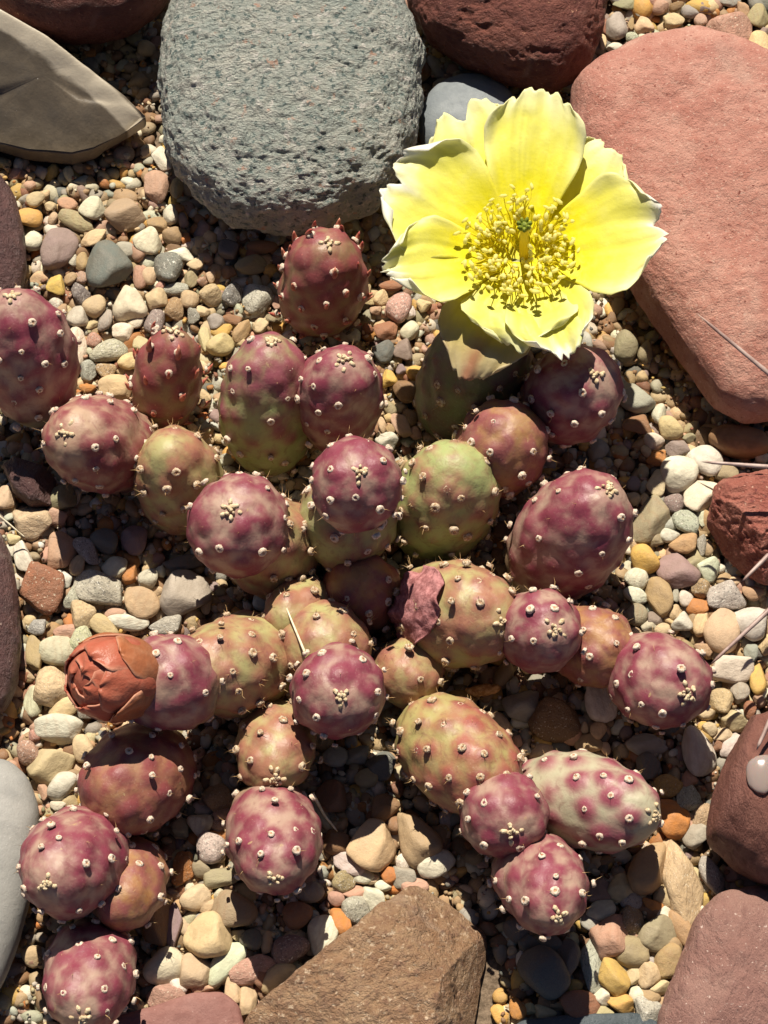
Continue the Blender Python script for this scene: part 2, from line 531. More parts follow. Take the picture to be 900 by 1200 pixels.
stone('boulder', 'big salmon pink sandstone boulder with a flat sunlit top',
      [(668, 108), (695, 78), (750, 52), (815, 42), (870, 55), (930, 85), (985, 160), (1000, 300), (960, 450), (910, 497), (870, 500), (838, 484), (802, 432), (762, 375), (722, 310), (685, 225), (666, 160)],
      135, salmon, 0.42, 4.2, 3.2, (0.06, 0.08), (9, 100), (2.5, 26), 0, 6, 'the salmon sandstone boulder', sm=1, res=(420, 220), pits=(1.2, 6))
stone('stone', 'rough brick red stone under the long pale spines',
      [(828, 612), (836, 572), (862, 550), (900, 542), (950, 555), (965, 610), (940, 665), (900, 682), (872, 670), (846, 648)],
      78, brickred, 0.45, 2.6, 2.3, (0, 0.0), (4, 40), (2.2, 12), 3, 7, 'the rough brick red stone', res=(260, 150), pits=(6, 8))
stone('stone', 'narrow dark maroon stone beside the large purple end segment of the cactus',
      [(-40, 205), (0, 204), (18, 232), (28, 275), (31, 315), (24, 350), (0, 365), (-40, 360)], 62, maroon, 0.45, 2.4, 2.3, (0, 0), (3, 40), (1.5, 10), 0, 8, 'the narrow maroon stone')
stone('stone', 'long dark maroon stone with a glinting rough lower end',
      [(-50, 628), (0, 622), (14, 655), (21, 700), (24, 750), (20, 800), (6, 832), (-20, 842), (-55, 835)], 66, maroon, 0.45, 2.4, 2.3, (0, 0), (3, 40), (2.2, 10), 0, 9, 'the long maroon stone')
stone('stone', 'smooth oval pale grey stone beside the lower purple segments',
      [(-70, 900), (-20, 886), (12, 892), (34, 912), (46, 950), (43, 1005), (34, 1060), (20, 1110), (2, 1155), (-30, 1195), (-80, 1190)], 72, greym, 0.42, 2.3, 2.2, (0, 0), (2, 70), (0.4, 14), 0, 10, 'the smooth pale grey stone')
stone('boulder', 'angular golden brown quartzite rock with a blunt raised peak',
      [(282, 1205), (300, 1178), (345, 1140), (395, 1102), (440, 1068), (480, 1038), (505, 1028), (545, 1046), (584, 1076), (606, 1112), (610, 1150), (604, 1200), (600, 1270), (500, 1300), (300, 1290)],
      96, brownm, 0.36, 3.6, 2.6, (-0.05, -0.02), (9, 60), (5.0, 22), 8, 14, 'the angular brown rock', sm=0, res=(360, 200), pits=(4, 12))
stone('stone', 'flat dusky maroon stone half buried in the gravel',
      [(110, 1205), (140, 1190), (185, 1178), (225, 1164), (262, 1163), (280, 1180), (288, 1210), (280, 1270), (120, 1270)], 30, rock_mat('dusky_stone', (0.22, 0.10, 0.085), (0.27, 0.135, 0.115), (0.18, 0.08, 0.07), 60, [((0.4, 0.28, 0.24), 0.66, 0.76)], 3, 0.7, 0.4, 2.4), 0.5, 3.4, 3.0, (0, 0), (2, 40), (0.8, 14), 0, 12, 'the flat maroon stone')
stone('boulder', 'dusty pink-brown boulder below the rust brown boulder',
      [(768, 1210), (780, 1165), (798, 1115), (815, 1072), (838, 1048), (880, 1041), (940, 1050), (985, 1150), (960, 1270), (770, 1280)], 84, pinkm, 0.42, 3.0, 2.4, (0, 0), (7, 60), (3.0, 18), 0, 13, 'the dusty pink boulder')
stone('boulder', 'rust brown boulder with faint stripes beneath the long pale spines',
      [(829, 985), (833, 950), (842, 912), (862, 868), (888, 828), (920, 795), (970, 780), (1010, 880), (985, 1000), (930, 1040), (895, 1036), (860, 1018)], 150, rustm, 0.45, 2.8, 2.3, (0, 0), (6, 60), (2.6, 18), 2, 15, 'the rust brown boulder')
stone('stone', 'dark blue-black slate lying half out of the gravel',
      [(585, 1215), (612, 1196), (660, 1190), (745, 1187), (775, 1200), (778, 1260), (590, 1270)], 16, darkslate, 0.5, 3.4, 3.0, (0, 0), (2, 40), (0.8, 10), 0, 16, 'the dark slate')
stone('stone', 'flat brown stone tucked under the salmon boulder',
      ell(868, 516, 38, 17, rot=-8), 30, simple_mat('brown_stone', (0.22, 0.12, 0.06), (0.32, 0.19, 0.1), 30, 0.7, 0.5), 0.5, 2.6, 2.4, (0, 0), (2, 30), (0.8, 9), 0, 17)
stone('stone', 'wedge of reddish stone in the shade of the purple end segment',
      [(2, 545), (20, 535), (48, 540), (66, 560), (60, 590), (36, 592), (14, 575)], 34, maroon, 0.5, 3.0, 2.6, (0, 0), (2, 30), (0.8, 9), 3, 18)

# ------------------------------------------------------------------ cactus segments
# key: centre x, y, height, radius, half length, apex x, y as seen, kind, egg
SEG = {
    'A': (33, 419, 100, 56, 86, 14, 352, 'p', 0.05),
    'B': (119, 521, 72, 57, 70, 78, 508, 'q', 0.0),
    'C': (197, 442, 62, 40, 64, 203, 389, 'y', 0.08),
    'D': (212, 566, 46, 54, 66, 196, 524, 'g', 0.05),
    'E': (281, 617, 122, 60, 72, 270, 596, 'p', 0.0),
    'e': (318, 642, 50, 58, 70, 300, 610, 'g', 0.0),
    'F': (315, 475, 70, 57, 100, 318, 402, 'm', 0.0),
    'G': (397, 468, 100, 51, 71, 404, 424, 'p', 0.03),
    'H': (417, 569, 190, 53, 56, 423, 554, 'p', 0.0),
    'I': (408, 606, 84, 60, 64, 412, 580, 'h', 0.0),
    'J': (379, 333, 60, 51, 62, 386, 288, 'y', 0.05),
    'K': (521, 588, 60, 62, 74, 540, 540, 'k', 0.05),
    'L': (588, 525, 90, 55, 58, 606, 498, 'r', 0.0),
    'M': (668, 463, 100, 56, 62, 698, 440, 'p', 0.0),
    'N': (556, 440, 66, 61, 92, 584, 375, 'n', 0.1),
    'O': (668, 628, 84, 64, 84, 712, 574, 'p', 0.03),
    'P': (534, 720, 64, 62, 75, 588, 728, 'g', 0.0),
    'Q': (633, 739, 112, 48, 54, 650, 738, 'p', 0.0),
    'R': (693, 756, 62, 47, 56, 732, 777, 'r', 0.0),
    'S': (770, 797, 86, 55, 61, 806, 812, 'p', 0.0),
    'T': (424, 696, 44, 46, 48, 420, 680, 'r', 0.0),
    'V': (396, 810, 122, 56, 62, 400, 814, 'p', 0.0),
    'W': (380, 758, 64, 56, 60, 385, 780, 'g', 0.0),
    'X': (282, 777, 70, 59, 76, 225, 790, 'g', 0.0),
    'Y': (198, 799, 128, 58, 62, 140, 792, 'p', 0.0),
    'Z': (478, 788, 44, 42, 48, 470, 806, 'g', 0.0),
    'a': (322, 874, 52, 47, 56, 322, 912, 'g', 0.0),
    'b': (320, 981, 78, 55, 73, 321, 1026, 'p', 0.04),
    'c': (160, 912, 62, 62, 72, 124, 946, 'c', 0.0),
    'd': (89, 1010, 96, 60, 77, 58, 1034, 'p', 0.0),
    'f': (152, 1034, 56, 42, 58, 136, 1072, 'r', 0.0),
    'i': (105, 1144, 72, 52, 66, 97, 1190, 'p', 0.05),
    'j': (537, 886, 70, 60, 82, 592, 938, 'j', -0.03),
    'l': (591, 956, 98, 50, 54, 598, 974, 'p', 0.0),
    'o': (635, 1036, 92, 51, 66, 655, 1072, 'p', 0.04),
    's': (689, 939, 68, 57, 88, 765, 953, 'm2', 0.08),
    'u': (352, 716, 46, 40, 58, 330, 728, 'g', 0.0),
}
KC = {  # low colour, halo/high colour, base pigment, towards tip, halo weight, noise weight, areole style
    'p': ((0.38, 0.25, 0.19), (0.20, 0.037, 0.060), 0.25, 0.08, 0.62, 1.0, 'new'),
    'q': ((0.42, 0.28, 0.19), (0.21, 0.045, 0.055), 0.26, 0.05, 0.50, 1.0, 'new'),
    'm': ((0.31, 0.35, 0.14), (0.24, 0.065, 0.085), -0.45, 0.95, 0.50, 0.7, 'new'),
    'm2': ((0.40, 0.37, 0.25), (0.25, 0.055, 0.085), -0.12, 0.28, 0.85, 0.5, 'new'),
    'h': ((0.30, 0.31, 0.13), (0.20, 0.065, 0.07), 0.15, 0.05, 0.45, 0.8, 'new'),
    'g': ((0.37, 0.335, 0.145), (0.31, 0.14, 0.085), 0.0, 0.38, 0.55, 0.9, 'old'),
    'k': ((0.32, 0.36, 0.14), (0.31, 0.14, 0.09), -0.25, 0.45, 0.5, 0.8, 'old'),
    'n': ((0.15, 0.18, 0.075), (0.15, 0.09, 0.07), 0.1, 0.2, 0.4, 0.6, 'old'),
    'j': ((0.36, 0.31, 0.12), (0.29, 0.085, 0.06), -0.05, 0.55, 0.5, 0.8, 'old'),
    'c': ((0.34, 0.18, 0.09), (0.21, 0.05, 0.05), 0.35, 0.1, 0.5, 0.9, 'new'),
    'r': ((0.34, 0.19, 0.08), (0.23, 0.07, 0.065), 0.3, 0.05, 0.5, 0.9, 'new'),
    'y': ((0.27, 0.21, 0.10), (0.22, 0.055, 0.055), 0.02, 0.35, 0.75, 0.5, 'leaf'),
}

cactus = bpy.data.objects.new('cactus', None)
COL.objects.link(cactus)
tag(cactus, 'low clumping cactus of purple and green egg-shaped segments with a yellow flower', 'cactus')
cactus.empty_display_size = 0.01

geo = {}
for k, (cx, cy, z, r, a, ax, ay, kind, egg) in SEG.items():
    C = P(cx, cy, z)
    rr, uu, tt, sc = view_basis(C)
    m = math.hypot(ax - cx, ay - cy)
    co = min(0.985, math.sqrt(max(0.0, a * a - m * m)) / r)
    al = m / math.sqrt(1 - co * co)
    al = min(max(al, 1.08 * r), (1.75 if m > 0.5 * r else 1.2) * r)
    r_ = r * sc; a_ = al * sc
    dx, dy = (ax - cx) / al, -(ay - cy) / al
    m = math.hypot(dx, dy)
    if m > 0.985: dx, dy = dx / m * 0.985, dy / m * 0.985
    w = rr * dx + uu * dy + tt * math.sqrt(max(0, 1 - dx * dx - dy * dy))
    x, y, zz = perp(w)
    geo[k] = dict(C=C, r=r_, a=a_, x=x, y=y, z=zz, kind=kind, egg=egg)


def inside_seg(p, skip):
    for k, g in geo.items():
        if k == skip: continue
        q = p - g['C']
        if (q @ g['x']) ** 2 / g['r'] ** 2 + (q @ g['y']) ** 2 / g['r'] ** 2 + (q @ g['z']) ** 2 / g['a'] ** 2 < 0.93:
            return True
    return False


def lathe(profile, seg, jit=0.0, seed=0):
    r0 = np.random.default_rng(seed)
    v = []; f = []
    for i, (ro, z) in enumerate(profile[:-1]):
        for j in range(seg):
            q = 2 * math.pi * j / seg
            jj = 1 + jit * r0.uniform(-1, 1)
            v.append((ro * jj * math.cos(q), ro * jj * math.sin(q), z + jit * 3 * r0.uniform(-1, 1)))
    v.append((0, 0, profile[-1][1]))
    n = len(profile) - 1
    for i in range(n - 1):
        for j in range(seg):
            f.append((i * seg + j, i * seg + (j + 1) % seg, (i + 1) * seg + (j + 1) % seg, (i + 1) * seg + j))
    for j in range(seg):
        f.append(((n - 1) * seg + j, (n - 1) * seg + (j + 1) % seg, n * seg))
    return np.array(v, float), f


def areole_geo(seed):
    v, f = lathe([(5.2, -2.0), (5.9, 0.6), (5.2, 2.4), (3.7, 3.3), (2.2, 3.0), (1.2, 2.2), (0, 2.0)], 9, 0.17, seed)
    mi = [0] * (9 * 4) + [1] * 18
    return v, f, mi


AREO = []
for s in range(5):
    for wm in ('wool', 'wool_old'):
        v, f, mi = areole_geo(s)
        AREO.append(make_mesh('areole', v * U, f, [M[wm], M['pit']], True, None, mi))


def lumps(items, sub=1, seed=0):
    """joined small rounded lumps: (centre, radii, direction)"""
    iv, if_ = ico(sub)
    V = []; F = []
    n = 0
    r0 = np.random.default_rng(seed)
    for c, rad, z in items:
        x, y, zz = perp(z)
        q = iv * (1 + 0.14 * r0.uniform(-1, 1, (len(iv), 1)))
        V.append(np.outer(q[:, 0] * rad[0], x) + np.outer(q[:, 1] * rad[1], y) + np.outer(q[:, 2] * rad[2], zz) + np.asarray(c))
        F.append(if_ + n)
        n += len(iv)
    return np.vstack(V), np.vstack(F)


def cone_strands(strands, sides=3):
    """thin tapering curved strands: list of (points, radius)"""
    V = []; F = []
    for pts, rad in strands:
        pts = np.asarray(pts, float)
        n = len(pts)
        x, y, z = perp(pts[-1] - pts[0])
        b = len(V)
        for i, p in enumerate(pts[:-1]):
            rr = rad * (1 - 0.6 * i / (n - 1))
            for s in range(sides):
                q = 2 * math.pi * s / sides
                V.append(p + rr * (math.cos(q) * x + math.sin(q) * y))
        V.append(pts[-1])
        for i in range(n - 2):
            for s in range(sides):
                s2 = (s + 1) % sides
                F.append((b + i * sides + s, b + i * sides + s2, b + (i + 1) * sides + s2, b + (i + 1) * sides + s))
        e = b + (n - 1) * sides
        for s in range(sides):
            F.append((b + (n - 2) * sides + s, b + (n - 2) * sides + (s + 1) % sides, e))
    return np.array(V), F


LEAFM = []
for s in range(3):
    v, f = lathe([(3.0, -2), (3.6, 2), (3.0, 7), (1.8, 12), (0, 17)], 7, 0.08, s + 40)
    v[:, 0] += 0.018 * v[:, 2] ** 2
    LEAFM.append(make_mesh('leaf', v * U, f, [M['leaf']]))

area_pool = []
NU, NV = 60, 92
for si, (k, g) in enumerate(geo.items()):
    r, a = g['r'], g['a']
    kind = g['kind']
    low, high, p0, p1, hw, nw, ast = KC[kind]
    N = max(14, int(4 * math.pi * r * a / (1000 if kind != 'm2' else 1200)))
    ph0 = rnd.uniform(0, 6.28)

    def surf(u, ph):
        u = np.asarray(u); ph = np.asarray(ph)
        rad = r * np.sin(u) ** 0.93 * (1 + g['egg'] * np.cos(u))
        return np.stack([rad * np.cos(ph), rad * np.sin(ph), -a * np.cos(u)], -1)
    ii = np.arange(N)
    fr = (ii + 1.1) / (N + 0.6)
    keep = fr > 0.05
    uu_ = np.arccos(-(1 - 2 * fr))
    ar = surf(uu_, ii * 2.399963 + ph0)
    ar = ar + nrng.normal(0, 3.2, ar.shape)
    ar = ar[keep]
    an = ar / np.array([r * r, r * r, a * a]); an /= np.linalg.norm(an, axis=1)[:, None]
    u = np.linspace(0, math.pi, NU + 1)[1:-1]
    ph = np.linspace(0, 2 * math.pi, NV, endpoint=False)
    ug, pg = np.meshgrid(u, ph, indexing='ij')
    v = surf(ug.ravel(), pg.ravel())
    v = np.vstack([v, [[0, 0, -a]], [[0, 0, a]]])
    n = v / np.array([r * r, r * r, a * a]); n /= np.linalg.norm(n, axis=1)[:, None]
    dist = np.sqrt(((v[:, None, :] - ar[None]) ** 2).sum(-1)).min(1)
    w3 = v + si * 71.3
    n1 = fbm(w3 / 34, 3)
    n2 = fbm(w3 / 13 + 9, 3)
    halo = np.exp(-(dist / 15.5) ** 2)
    # tubercles, faint dents, a creased base
    disp = 2.6 * np.exp(-(dist / 9) ** 2) - 0.8 * np.exp(-((dist - 17) / 5) ** 2) + 5.0 * fbm(w3 / 52 + 3, 2) + 0.7 * n2
    tcoord = (v[:, 2] / a + 1) / 2
    disp += 0.7 * np.sin(tcoord * 60 + 5 * n1) * sstep(0.42, 0.12, tcoord)
    if ast == 'old':
        disp += 0.9 * np.sin(tcoord * 46 + 4 * n1) * sstep(0.5, 0.1, tcoord)
    pig = p0 + p1 * tcoord * 1.1 + hw * halo + nw * 0.42 * n1 + nw * 0.5 * n2 + nw * 0.22 * fbm(w3 / np.array([5.0, 5.0, 9.0]) + 77, 2)
    pig = sstep(0.08, 0.88, pig)[:, None]
    lo = np.array(low); hi = np.array(high)
    cols = lo * (1 - pig) + hi * pig
    if kind in ('p', 'q', 'm'):     # greener towards the joint
        gm = (sstep(0.34, 0.08, tcoord + 0.12 * n1))[:, None] * 0.6
        cols = cols * (1 - gm) + np.array([0.30, 0.31, 0.13]) * gm
    if kind == 'r':                 # amber patches
        om = sstep(0.15, 0.5, fbm(w3 / 28 + 31, 3))[:, None] * 0.5
        cols = cols * (1 - om) + np.array([0.36, 0.19, 0.045]) * om
    cols = cols * (1 + 0.10 * n2[:, None])
    rim = sstep(9, 6, dist)[:, None] * 0.4
    cols = cols * (1 - rim) + np.array([0.20, 0.055, 0.06]) * rim
    v2 = v + n * disp[:, None]
    near_i = ((ar[:, None, :] - v[None]) ** 2).sum(-1).argmin(1)
    ar = ar + an * (disp[near_i] - 2.4)[:, None]
    tipz = a + disp[-1]
    nr = NU - 1
    aa = np.arange(nr - 1)[:, None] * NV
    j = np.arange(NV)[None]; jn = (j + 1) % NV
    quads = np.stack([aa + j, aa + jn, aa + NV + jn, aa + NV + j], -1).reshape(-1, 4)
    T = nr * NV
    fc = [tuple(q) for q in quads] + [(T, (q + 1) % NV, q) for q in range(NV)] + [(T + 1, (nr - 1) * NV + q, (nr - 1) * NV + (q + 1) % NV) for q in range(NV)]
    so = obj('segment', make_mesh('segment', v2 * U, fc, [M['skin']], True, cols), cactus, frame(g['C'], g['x'], g['y'], g['z']))
    g['obj'] = so
    R3 = np.stack([g['x'], g['y'], g['z']], 1)
    bris = []
    for q, nn in zip(ar, an):
        wp = g['C'] + R3 @ q
        wn_ = R3 @ nn
        if inside_seg(wp, k) or wp[2] < -12: continue
        tv = CAM - wp; tv /= np.linalg.norm(tv)
        area_pool.append([wn_ @ tv, so, q + nn * 1.5, nn, ast, wp])
        nb = {'old': 4, 'new': 1, 'leaf': 0}[ast]
        if kind == 'r': nb = 3
        for _ in range(nb):
            dirv = nn + nrng.normal(0, 0.42, 3)
            dirv /= np.linalg.norm(dirv)
            L = rnd.uniform(6, 15)
            s0 = q + nrng.normal(0, 1.5, 3)
            bris.append(([s0, s0 + dirv * L * 0.5, s0 + dirv * L + nrng.normal(0, 1.2, 3)], 0.42))
    if bris:
        bv, bf = cone_strands(bris)
        tag(obj('bristles', make_mesh('bristles', bv * U, bf, [M['bristle']]), so), kind='stuff')
    # the woolly growing tip
    tipw = g['C'] + g['z'] * a
    if not inside_seg(tipw, k) and k not in ('N', 'Y', 'L', 'K', 'D', 'T', 'u', 'c', 'f', 'R', 'Z'):
        items = []
        ns = rnd.choice([3, 4, 5, 6])
        tw = rnd.uniform(0.95, 1.3)
        for q in range(ns):
            an_ = 2 * math.pi * q / ns + rnd.uniform(-0.25, 0.25)
            ro = rnd.uniform(5, 11) * tw
            d = np.array([math.cos(an_), math.sin(an_), -0.12])
            items.append((d * ro + [0, 0, tipz + 1.0 - a * (ro / r) ** 2 * 0.5], (3.0, 3.2, rnd.uniform(3.4, 5.4)), d))
        for q in range(rnd.choice([8, 12, 16])):
            an_ = rnd.uniform(0, 6.28); ro = rnd.uniform(0, 6.5) * tw
            items.append(((ro * math.cos(an_), ro * math.sin(an_), tipz + 1.4), (rnd.uniform(1.6, 3.2), rnd.uniform(1.6, 3.2), 2.4), (rnd.uniform(-1, 1), rnd.uniform(-1, 1), 1)))
        lv, lf = lumps(items, 1, si)
        obj('growing_tip', make_mesh('growing_tip', lv * U, lf, [M['tip']]), so)

# areoles: the 300 that face the camera most are parts, the rest is joined per segment
area_pool.sort(key=lambda e: -e[0])
rest = {}
for i, (fc_, so, q, nn, ast, wp) in enumerate(area_pool):
    s = rnd.uniform(0.62, 1.0) * (1.02 if ast == 'old' else 0.92)
    x, y, z = perp(nn)
    if i < 330 or ast == 'leaf':
        me = AREO[(rnd.randrange(5)) * 2 + (1 if ast == 'old' else 0)]
        m = frame(q, x, y, z) @ Matrix.Rotation(rnd.uniform(0, 6.28), 4, 'Z') @ Matrix.Scale(s, 4)
        obj('areole', me, so, m)
    else:
        rest.setdefault(so.name, (so, ast, []))[2].append((q, x, y, z, s))
    if ast == 'leaf':
        # a small fleshy leaf below each young areole, pointing to the tip and outwards
        up = np.array([0, 0, 1.0]) - nn * nn[2]
        up /= np.linalg.norm(up) + 1e-6
        d = nn * 0.75 + up * 0.65
        d /= np.linalg.norm(d)
        lx = np.cross(np.cross(d, up), d); lx /= np.linalg.norm(lx) + 1e-6
        ly = np.cross(d, lx)
        obj('leaf', LEAFM[rnd.randrange(3)], so, frame(q - up * 5, lx, ly, d) @ Matrix.Scale(rnd.uniform(0.65, 1.1), 4))
for so, ast, lst in rest.values():
    V = []; F = []; MI = []; nb = 0
    for q, x, y, z, s in lst:
        v, f, mi = areole_geo(rnd.randrange(5))
        V.append((np.outer(v[:, 0], x) + np.outer(v[:, 1], y) + np.outer(v[:, 2], z)) * s + q)
        F += [tuple(b + nb for b in t_) for t_ in f]
        MI += mi
        nb += len(v)
    tag(obj('areoles', make_mesh('areoles', np.vstack(V) * U, F, [M['wool_old' if ast == 'old' else 'wool'], M['pit']], True, None, MI), so), kind='stuff')

# ------------------------------------------------------------------ the open flower
gN = geo['N']
apexN = gN['C'] + gN['z'] * gN['a']
FZ = apexN[2] + 55
FC = P(610, 288, FZ)
fr_, fu_, ft_, fs = view_basis(FC)
fn = ft_ + fu_ * 0.42 - fr_ * 0.02
fn /= np.linalg.norm(fn)
fx = np.cross(fu_, fn); fx /= np.linalg.norm(fx)
fy = np.cross(fn, fx)
fm = bpy.data.objects.new('flower', None)
COL.objects.link(fm)
fm.parent = cactus
fm.matrix_basis = frame(FC, fx, fy, fn)
fm.empty_display_size = 0.005
tag(fm, 'wide open translucent yellow flower with a green stigma')
Fm = np.stack([fx, fy, fn], 1)


def petal(tip, W, depth, tiph, cup, seed, ruff=5.0, prof=None, back=False, roll=0.0, notch=0.0, ns=44, nw=34, tilt=0.0, wilt=0.0, lay=0.0):
    """tip: offset of the petal end from the flower centre in photo pixels (x right, y down); W half width"""
    r0 = np.random.default_rng(seed)
    dx, dy = tip[0], -tip[1] * 1.07
    L = math.hypot(dx, dy)
    d = np.array([dx / L, dy / L]); q = np.array([-d[1], d[0]])
    ps = prof or [(0, .20), (.12, .30), (.3, .58), (.5, .82), (.68, .98), (.82, 1.0), (.92, .93), (1.0, .78)]
    s = np.linspace(0, 1, ns + 1); w = np.linspace(-1, 1, nw + 1)
    S, Wg = np.meshgrid(s, w, indexing='ij')
    wid = np.interp(S, [p_[0] for p_ in ps], [p_[1] for p_ in ps]) * W
    edge = np.abs(Wg)
    pp = np.stack([S.ravel() * 5, Wg.ravel() * 3, np.full(S.size, seed * 3.7)], 1)
    nz = fbm(pp, 3).reshape(S.shape)
    jag = vnoise(np.stack([Wg.ravel() * 7 + seed * 5, np.full(S.size, 2.2), np.full(S.size, seed * 1.3)], 1)).reshape(S.shape)
    jag2 = vnoise(np.stack([Wg.ravel() * 22 + seed * 5, np.full(S.size, 7.2), np.full(S.size, seed * 1.3)], 1)).reshape(S.shape)
    Ls = L * (1 - 0.16 * edge ** 2.4 - notch * np.exp(-((Wg - 0.1) / 0.2) ** 2) - 0.07 * jag * S - 0.025 * jag2 * S)
    ro = 12 + (Ls - 12) * S
    off = wid * Wg * (1 + 0.06 * nz)
    h = -depth * (1 - S) ** 1.7 + tiph * S ** 1.8 + cup * (edge ** 2) * W * S ** 0.6 + tilt * Wg * W * S
    h = h + lay * np.clip(S * 2.5, 0, 1)
    ph = seed * 1.7
    h = h + ruff * S ** 3 * (np.sin(Wg * 7 + ph) * 0.6 + np.sin(Wg * 13 + ph * 2) * 0.35) + ruff * 0.8 * edge ** 3 * np.sin(S * 15 + ph) * S
    h = h - roll * np.clip(S - 0.8, 0, 1) ** 1.3 * L + 4 * nz * S
    h = h + 1.1 * np.sin(Wg * 30 + 4 * nz) * S * (1 - edge * 0.5) * 0.55
    X = d[0] * ro + q[0] * off; Y = d[1] * ro + q[1] * off
    v = np.stack([X.ravel(), Y.ravel(), h.ravel()], 1) * fs
    S1 = S.ravel(); E1 = edge.ravel()
    rim = np.clip(sstep(0.72, 1.0, S1 + 0.10 * nz.ravel()) * 0.9 + sstep(0.72, 1.0, E1 + 0.12 * nz.ravel()) * sstep(0.25, 0.8, S1) * 0.7, 0, 1)
    deep = np.array([0.82, 0.76, 0.012]); midc = np.array([0.85, 0.82, 0.17]); pale = np.array([0.86, 0.84, 0.50])
    t1 = sstep(0.3, 0.78, S1 + 0.1 * nz.ravel())[:, None]
    col = deep * (1 - t1) + midc * t1
    col = col * (1 - rim[:, None]) + pale * rim[:, None]
    vein = fbm(np.stack([Wg.ravel() * 16, S1 * 1.6, np.full(S.size, seed * 2.1)], 1), 2)
    col = col * (1 + 0.16 * np.minimum(vein, 0.2) * sstep(0.1, 0.5, S1))[:, None]
    if back:
        g_ = np.array([0.50, 0.36, 0.20]); bm_ = (0.75 * sstep(0.35, 0.8, S1 + 0.2 * nz.ravel()))[:, None]
        col = col * (1 - bm_) + g_ * bm_
        rm = (sstep(0.35, 0.0, E1 + 0.25 * nz.ravel()) * sstep(0.5, 0.85, S1) * 0.7)[:, None]
        col = col * (1 - rm) + np.array([0.36, 0.09, 0.06]) * rm
    if wilt:
        wm = (wilt * sstep(0.86, 1.0, S1 + 0.15 * nz.ravel()))[:, None]
        col = col * (1 - wm) + np.array([0.88, 0.86, 0.78]) * wm
    n2 = nw + 1
    a_ = np.arange(ns)[:, None] * n2; j_ = np.arange(nw)[None]
    f = np.stack([a_ + j_, a_ + j_ + 1, a_ + n2 + j_ + 1, a_ + n2 + j_], -1).reshape(-1, 4)
    # real thickness: a second skin just behind, closed along the rim
    b = len(v)
    nrm = np.zeros_like(v)
    e1 = v[f[:, 1]] - v[f[:, 0]]; e2 = v[f[:, 3]] - v[f[:, 0]]
    fnm = np.cross(e1, e2)
    for c_ in range(4): np.add.at(nrm, f[:, c_], fnm)
    nrm /= np.linalg.norm(nrm, axis=1)[:, None] + 1e-9
    sg = np.sign(nrm[:, 2:3].mean()) or 1
    v = np.vstack([v, v - nrm * sg * 0.9])
    f2 = f[:, ::-1] + b
    ring = [i for i in range(n2)] + [i * n2 + nw for i in range(1, ns + 1)] + [ns * n2 + i for i in range(nw - 1, -1, -1)] + [i * n2 for i in range(ns - 1, 0, -1)]
    rf = [(ring[i], ring[i] + b, ring[(i + 1) % len(ring)] + b, ring[(i + 1) % len(ring)]) for i in range(len(ring))]
    o = obj('petal', make_mesh('petal', v * U, np.vstack([f, f2, np.array(rf)]), [M['petal']], True, np.vstack([col, col])), fm)
    return o


OV = [(0, .20), (.12, .30), (.3, .60), (.5, .86), (.66, 1.0), (.8, .98), (.92, .82), (1.0, .55)]
NRW = [(0, .25), (.2, .40), (.4, .70), (.6, .95), (.75, 1.0), (.9, .80), (1.0, .42)]
petal((-166, -88), 76, 24, 16, 0.14, 1, 6, OV, roll=0.08, notch=0.12, wilt=1.0)         # left
petal((-76, -186), 66, 28, 4, 0.06, 2, 5, None, notch=0.10, lay=-14)                             # upper left
petal((-24, -196), 56, 34, -16, 0.04, 3, 5, None, notch=0.02, lay=-30)                           # top, behind
petal((24, -188), 60, 26, 12, 0.08, 4, 6, None)                                         # upper
petal((112, -130), 70, 30, 2, 0.05, 5, 4, OV, notch=0.02, lay=-16)                               # upper right
petal((176, -10), 76, 22, 30, 0.18, 6, 8, OV, roll=0.12, notch=0.06, wilt=1.0)          # right
petal((-166, 36), 56, 24, 26, 0.20, 7, 7, NRW, roll=0.3, wilt=0.8)                      # lower left
petal((-66, 150), 58, 36, -34, 0.10, 8, 4, OV, back=True)                               # greenish outer tepal
petal((-2, 124), 68, 20, 4, 0.10, 9, 6, NRW, roll=0.5, notch=-0.05)                     # bottom
petal((58, 134), 52, 24, 4, 0.26, 10, 6, OV, roll=0.2, wilt=0.9)                        # lower right

# flower tube joining the flower to its segment
tb0 = apexN - gN['z'] * 14
tb1 = FC - fn * 56 * fs
axis = tb1 - tb0
Lt = np.linalg.norm(axis)
tx, ty, tz = perp(axis)
tv, tf = lathe([(30, 0), (33, Lt * 0.3), (34, Lt * 0.6), (32, Lt * 0.9), (20, Lt + 8), (0, Lt + 12)], 28, 0.02, 3)
tc = np.tile(np.array([0.22, 0.22, 0.07]), (len(tv), 1))
wm_ = frame(FC, fx, fy, fn).inverted() @ frame(tb0, tx, ty, tz)
obj('flower_tube', make_mesh('flower_tube', tv * U, tf, [M['skin']], True, tc), fm, wm_)
# bright cup floor
cv, cf = lathe([(48, -12), (38, -20), (22, -25), (0, -26)], 28, 0.03, 5)
obj('flower_cup', make_mesh('flower_cup', cv * U, cf, [M['petal']], True, np.tile(np.array([0.82, 0.74, 0.02]), (len(cv), 1))), fm)

